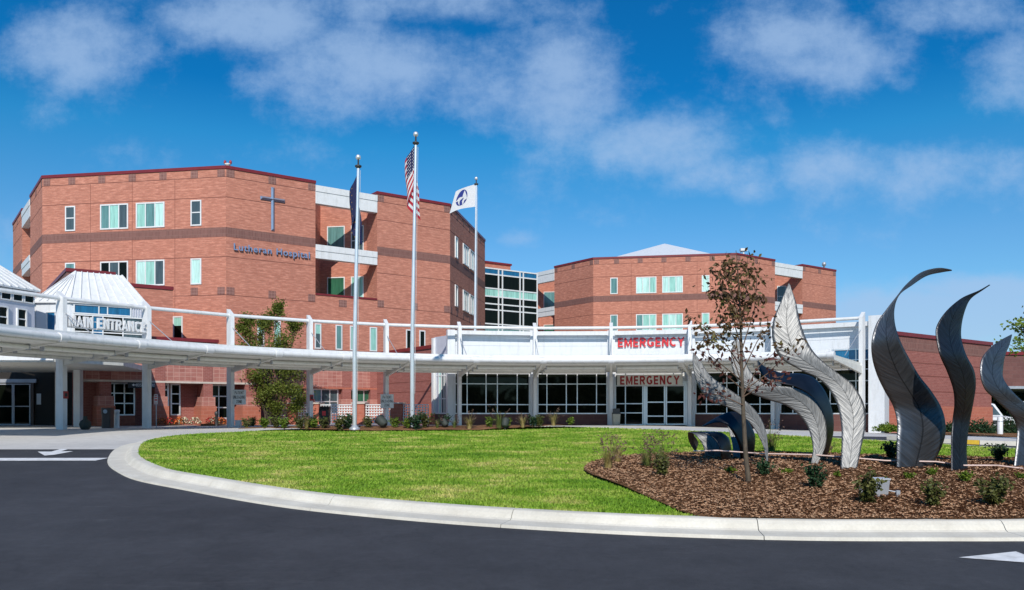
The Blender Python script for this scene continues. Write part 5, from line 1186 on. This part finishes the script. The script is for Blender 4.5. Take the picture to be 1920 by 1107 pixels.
p = at(1155.5, 774, 44.4); q = MB(); z = 0; q.hexa([(p.x-.17, 44.25, 0), (p.x+.17, 44.25, 0), (p.x+.17, 44.6, 0), (p.x-.17, 44.6, 0)], [(p.x-.2, 44.2, .62), (p.x+.2, 44.2, .62), (p.x+.2, 44.62, .62), (p.x-.2, 44.62, .62)], 'beige'); r = thing('litter_bin', (p.x, 44.4, 0), 'beige litter bin with a dark hood left of the emergency doors', 'bin'); q.build('body', r, (p.x, 44.4, 0)); q = MB(); q.box(p.x-.21, p.x+.21, 44.19, 44.63, .62, .7, 'darkmetal'); q.box(p.x-.17, p.x+.17, 44.23, 44.6, .7, .92, 'darkmetal'); q.build('hood', r, (p.x, 44.4, .62))
p = at(406, 774, 42.4); q = MB(); q.lathe((p.x, 42.4, 0), [(.08, 0), (.07, .04), (.07, .55), (.1, .58), (.1, .72), (.02, .78)], 'darkmetal', 14); simple('path_light', 'dark bollard path light among the flowers', 'light', q, (p.x, 42.4, 0))
p = at(1875, 774, 37.2); zb = base(p.x, 37.2)+.1; r = thing('bollard', (p.x, 37.2, zb), 'plain white bollard in the bark bed at the right', 'bollard'); q = MB(); q.lathe((p.x, 37.2, zb), [(.12, -.05), (.12, .80), (.08, .84), (.02, .85)], 'white', 18); q.build('post', r, (p.x, 37.2, zb)); q = MB(); q.lathe((p.x, 37.2, zb+.6), [(.121, 0), (.123, .02), (.121, .04)], 'steel', 18); q.build('band', r, (p.x, 37.2, zb))
# floodlights
def flood(px, py, label, sz=1.0, yaw=.3):
    x, y, z = place(px, py); r = thing('floodlight', (x, y, z), label, 'floodlight', 'ground floodlights aimed at the flags'); q = MB(); q.tube([(x, y, z-.05), (x, y, z+.12*sz)], .03, 'darkmetal', 8); q.build('stem', r, (x, y, z)); q = MB(); d = Vector((math.sin(yaw), .55, .65)).normalized(); c = Vector((x, y, z+.25*sz)); q.tube([c-d*.22*sz, c-d*.12*sz, c+d*.2*sz], [.10*sz, .19*sz, .22*sz], 'stone', 14); q.build('housing', r, (x, y, z)); q = MB(); q.tube([c+d*.2*sz, c+d*.23*sz], [.235*sz, .235*sz], 'darkmetal', 14); q.build('rim', r, (x, y, z))
flood(717, 803, 'large grey drum floodlight right of the left flagpole', .85, -.9); flood(834, 802, 'grey floodlight in the grass by the white return wall', .6, -.6); flood(947, 804, 'round grey floodlight in front of the first glazed bay', .7, .1)
x, y, z = place(1650, 930); r = thing('uplight', (x, y, z), 'pale grey box uplight with a side arm behind the olive shrub', 'uplight'); q = MB(); q.hexa([(x-.15, y-.1, z), (x+.08, y-.1, z), (x+.08, y+.12, z), (x-.15, y+.12, z)], [(x-.17, y-.13, z+.26), (x+.10, y-.13, z+.26), (x+.10, y+.14, z+.26), (x-.17, y+.14, z+.26)], 'steel'); q.box(x-.18, x+.11, y-.14, y+.15, z+.26, z+.28, 'alu'); q.build('housing', r, (x, y, z)); q = MB(); q.tube([(x+.09, y-.02, z+.09), (x+.24, y-.05, z+.06)], .012, 'steel', 6); q.box(x+.22, x+.28, y-.09, y-.03, z-.02, z+.09, 'steel'); q.tube([(x-.17, y-.02, z+.1), (x-.28, y-.04, z+.1)], .012, 'steel', 6); q.box(x-.33, x-.27, y-.07, y-.01, z+.05, z+.15, 'steel'); q.build('side_arm', r, (x, y, z))
# parked vehicles under the shelter
def van(x, y, z, yaw, label, stripe, h=2.5):
    root = thing('ambulance', (0, 0, 0), label, 'ambulance', 'ambulances under the shelter'); W = 1.0
    def ext(prof, w0, w1, mat, mb): 
        n = len(prof); L = [(w0, a, b) for a, b in prof]; Q = [(w1, a, b) for a, b in prof]; mb.raw(L+Q, [tuple(range(n-1, -1, -1)), tuple(range(n, 2*n))]+[(i, (i+1) % n, n+(i+1) % n, n+i) for i in range(n)], mat)
    q = MB(); ext([(0, .35), (0, .95), (.15, 1.08), (1.0, 1.2), (1.75, 1.95), (2.2, 2.05), (2.25, .35)], -W, W, 'white', q); q.box(-W-.08, W+.08, 2.25, 5.8, .45, h, 'white'); q.build('body', root)
    q = MB(); q.hexa([(-.85, 1.02, 1.235), (.85, 1.02, 1.235), (.85, 1.06, 1.235), (-.85, 1.06, 1.235)], [(-.8, 1.70, 1.90), (.8, 1.70, 1.90), (.8, 1.76, 1.90), (-.8, 1.76, 1.90)], 'slate'); q.build('windscreen', root)
    q = MB(); q.box(-.8, .8, -.06, .02, .38, .6, 'darkmetal'); q.box(-.55, .55, -.03, .03, .65, .9, 'darkmetal'); q.build('grille', root)
    for s in (-1, 1):
        q = MB(); q.box(s*.78-.14, s*.78+.14, -.02, .04, .7, .88, 'alu'); q.build('headlight', root, (s*.78, 0, .8))
        for yy in (1.0, 4.8):
            q = MB(); q.tube([(s*.75, yy, .36), (s*1.0, yy, .36)], .36, 'black', 18); q.tube([(s*1.0, yy, .36), (s*1.02, yy, .36)], .2, 'alu', 14); q.build('wheel', root, (s*.9, yy, .36))
        q = MB(); q.box(s*1.085-.005, s*1.085+.005, 2.3, 5.75, 1.25, 1.55, stripe); q.build('stripe', root)
    q = MB(); q.box(-.85, .85, 2.235, 2.248, h-.35, h-.1, stripe); q.build('stripe', root)
    q = MB(); q.box(-.6, .6, 2.5, 2.75, h, h+.15, 'red'); q.box(-.35, .35, 3.4, 4.4, h, h+.22, 'alu'); q.build('light_bar', root)
    root.location = (x, y, z); root.rotation_euler = (0, 0, yaw)
p = at(1876, 774, 52); van(p.x, 52, base(p.x, 52), .15, 'white ambulance facing the camera behind the white bollard', 'signblue', 2.0)
p = at(1925, 774, 57); van(p.x, 57, base(p.x, 57), -.9, 'white ambulance with red stripe seen from the side at the right edge', 'red', 2.35)
# ------------------------------------------------------------------ light, sky, camera
SUN_EL, SUN_AZ = 38.0, -1.0         # behind the camera; azimuth measured from straight behind towards the right
sd_ = Vector((math.sin(R(SUN_AZ))*math.cos(R(SUN_EL)), -math.cos(R(SUN_AZ))*math.cos(R(SUN_EL)), math.sin(R(SUN_EL))))
la = bpy.data.lights.new('sun', 'SUN'); la.energy = 4.3; la.angle = R(.53); la.color = (1, .955, .88); so = bpy.data.objects.new('sun', la); COL.objects.link(so)
so.rotation_euler = sd_.to_track_quat('Z', 'Y').to_euler(); so.location = (0, -20, 40)
wd = bpy.data.worlds.new('World'); scene.world = wd; wd.use_nodes = True; t = wd.node_tree; N = t.nodes; LK = t.links.new; bg = N['Background']
def nd(k, **kw):
    n = N.new(k)
    for a, v in kw.items(): setattr(n, a, v)
    return n
def mth(op, a, b=0.0, c=0.0):
    n = nd('ShaderNodeMath', operation=op)
    for i, v in enumerate((a, b, c)):
        if isinstance(v, (int, float)): n.inputs[i].default_value = v
        else: LK(v, n.inputs[i])
    return n.outputs[0]
sky = nd('ShaderNodeTexSky', sky_type='NISHITA', sun_disc=False, sun_elevation=R(SUN_EL), sun_rotation=R(180-SUN_AZ), air_density=1.0, dust_density=.25, ozone_density=3.0, altitude=200)
tint = nd('ShaderNodeMix', data_type='RGBA', blend_type='MULTIPLY'); tint.inputs[0].default_value = 1; LK(sky.outputs[0], tint.inputs[6]); tint.inputs[7].default_value = (.38, .86, 1.12, 1)
tc = nd('ShaderNodeTexCoord'); sp = nd('ShaderNodeSeparateXYZ'); LK(tc.outputs['Generated'], sp.inputs[0])
hy = mth('MAXIMUM', sp.outputs[1], .05); gx = mth('DIVIDE', sp.outputs[0], hy); gz = mth('DIVIDE', sp.outputs[2], hy)      # heading and height of a sky direction to the north
def nz(scale, det, ro, st=(1, 1, 1), off=0):
    cb = nd('ShaderNodeCombineXYZ'); LK(mth('MULTIPLY', gx, st[0]), cb.inputs[0]); LK(mth('MULTIPLY', gz, st[1]), cb.inputs[1]); cb.inputs[2].default_value = off
    n = nd('ShaderNodeTexNoise'); n.inputs['Scale'].default_value = scale; n.inputs['Detail'].default_value = det; n.inputs['Roughness'].default_value = ro; LK(cb.outputs[0], n.inputs['Vector']); return n.outputs['Fac']
n1 = nz(5.0, 12, .62, (1, 1.35, 1)); n2 = nz(15, 10, .70, (1, 1.1, 1), 4)
# bank of cumulus: (heading, height, half width, half height, weight)
BL = [(150, 95, 185, 105, 1.0), (110, 200, 90, 60, .5), (480, 40, 230, 75, 1.0), (700, 120, 240, 110, 1.0), (900, 150, 150, 110, .85), (760, 10, 420, 60, .8), (1060, 190, 150, 170, 1.0), (1200, 270, 170, 80, 1.05), (1340, 335, 140, 55, .95), (1080, 40, 100, 90, .6),
      (1560, 90, 210, 120, .95), (1760, 20, 230, 60, .95), (1470, 190, 60, 60, .5), (1900, 130, 90, 95, .9), (1570, 315, 140, 65, .95), (1790, 330, 200, 75, .9), (430, 290, 330, 45, .45), (1240, 400, 300, 60, .45), (20, 420, 110, 90, .35), (1790, 595, 340, 58, 1.6), (1850, 545, 180, 34, 1.25), (1650, 645, 380, 42, 1.4), (1270, 300, 110, 50, .9), (1390, 355, 90, 36, .9), (960, 447, 48, 20, .65), (1500, 440, 300, 40, .3), (300, 0, 260, 60, .5)]
acc = None
for px, py, rx, ry, wt in BL:
    a = mth('DIVIDE', mth('SUBTRACT', gx, (px-HX)/F), rx/F); b = mth('DIVIDE', mth('SUBTRACT', gz, (HY-py)/F), ry/F)
    e = mth('MULTIPLY', mth('EXPONENT', mth('MULTIPLY', mth('ADD', mth('MULTIPLY', a, a), mth('MULTIPLY', b, b)), -.9)), wt)
    acc = e if acc is None else mth('MAXIMUM', acc, e)
dn = mth('ADD', mth('ADD', mth('MULTIPLY', acc, .95), mth('MULTIPLY', mth('SUBTRACT', n1, .5), 1.75)), mth('MULTIPLY', mth('SUBTRACT', n2, .5), .95))
mr = nd('ShaderNodeMapRange', interpolation_type='SMOOTHSTEP'); LK(dn, mr.inputs[0]); mr.inputs[1].default_value = .25; mr.inputs[2].default_value = 1.10; mr.inputs[3].default_value = 0; mr.inputs[4].default_value = .70
front = nd('ShaderNodeMapRange'); LK(sp.outputs[1], front.inputs[0]); front.inputs[1].default_value = .05; front.inputs[2].default_value = .3
pf = nd('ShaderNodeValToRGB'); LK(sp.outputs[2], pf.inputs[0]); e = pf.color_ramp.elements
while len(e) < 5: e.new(.5)
for el, (p_, c_) in zip(e, [(.08, (.80, .55, .50)), (.19, (.66, .545, .525)), (.305, (.20, .53, .55)), (.36, (.045, .41, .51)), (.55, (.045, .38, .50))]): el.position = p_; el.color = (*c_, 1)
pz = nd('ShaderNodeMix', data_type='RGBA', blend_type='MULTIPLY'); pz.inputs[0].default_value = 1; pz.clamp_result = False; LK(tint.outputs[2], pz.inputs[6]); LK(pf.outputs[0], pz.inputs[7])
vs = nd('ShaderNodeVectorMath', operation='SCALE'); LK(pz.outputs[2], vs.inputs[0]); vs.inputs[3].default_value = 2.0
cm = nd('ShaderNodeMix', data_type='RGBA'); LK(mth('MULTIPLY', mr.outputs[0], front.outputs[0]), cm.inputs[0]); LK(vs.outputs[0], cm.inputs[6]); cm.inputs[7].default_value = (3.9, 5.6, 8.2, 1)
LK(cm.outputs[2], bg.inputs[0]); bg.inputs[1].default_value = .10
cam = bpy.data.cameras.new('camera'); co = bpy.data.objects.new('camera', cam); COL.objects.link(co); co.location = (0, 0, EYE); co.rotation_euler = (R(90), 0, 0)
cam.sensor_width = 36; cam.lens = 36*F/1920; cam.shift_y = (HY-553.5)/1920; cam.clip_end = 2000; scene.camera = co
scene.view_settings.view_transform = 'Standard'; scene.view_settings.look = 'None'; scene.view_settings.exposure = 0; scene.view_settings.gamma = 1
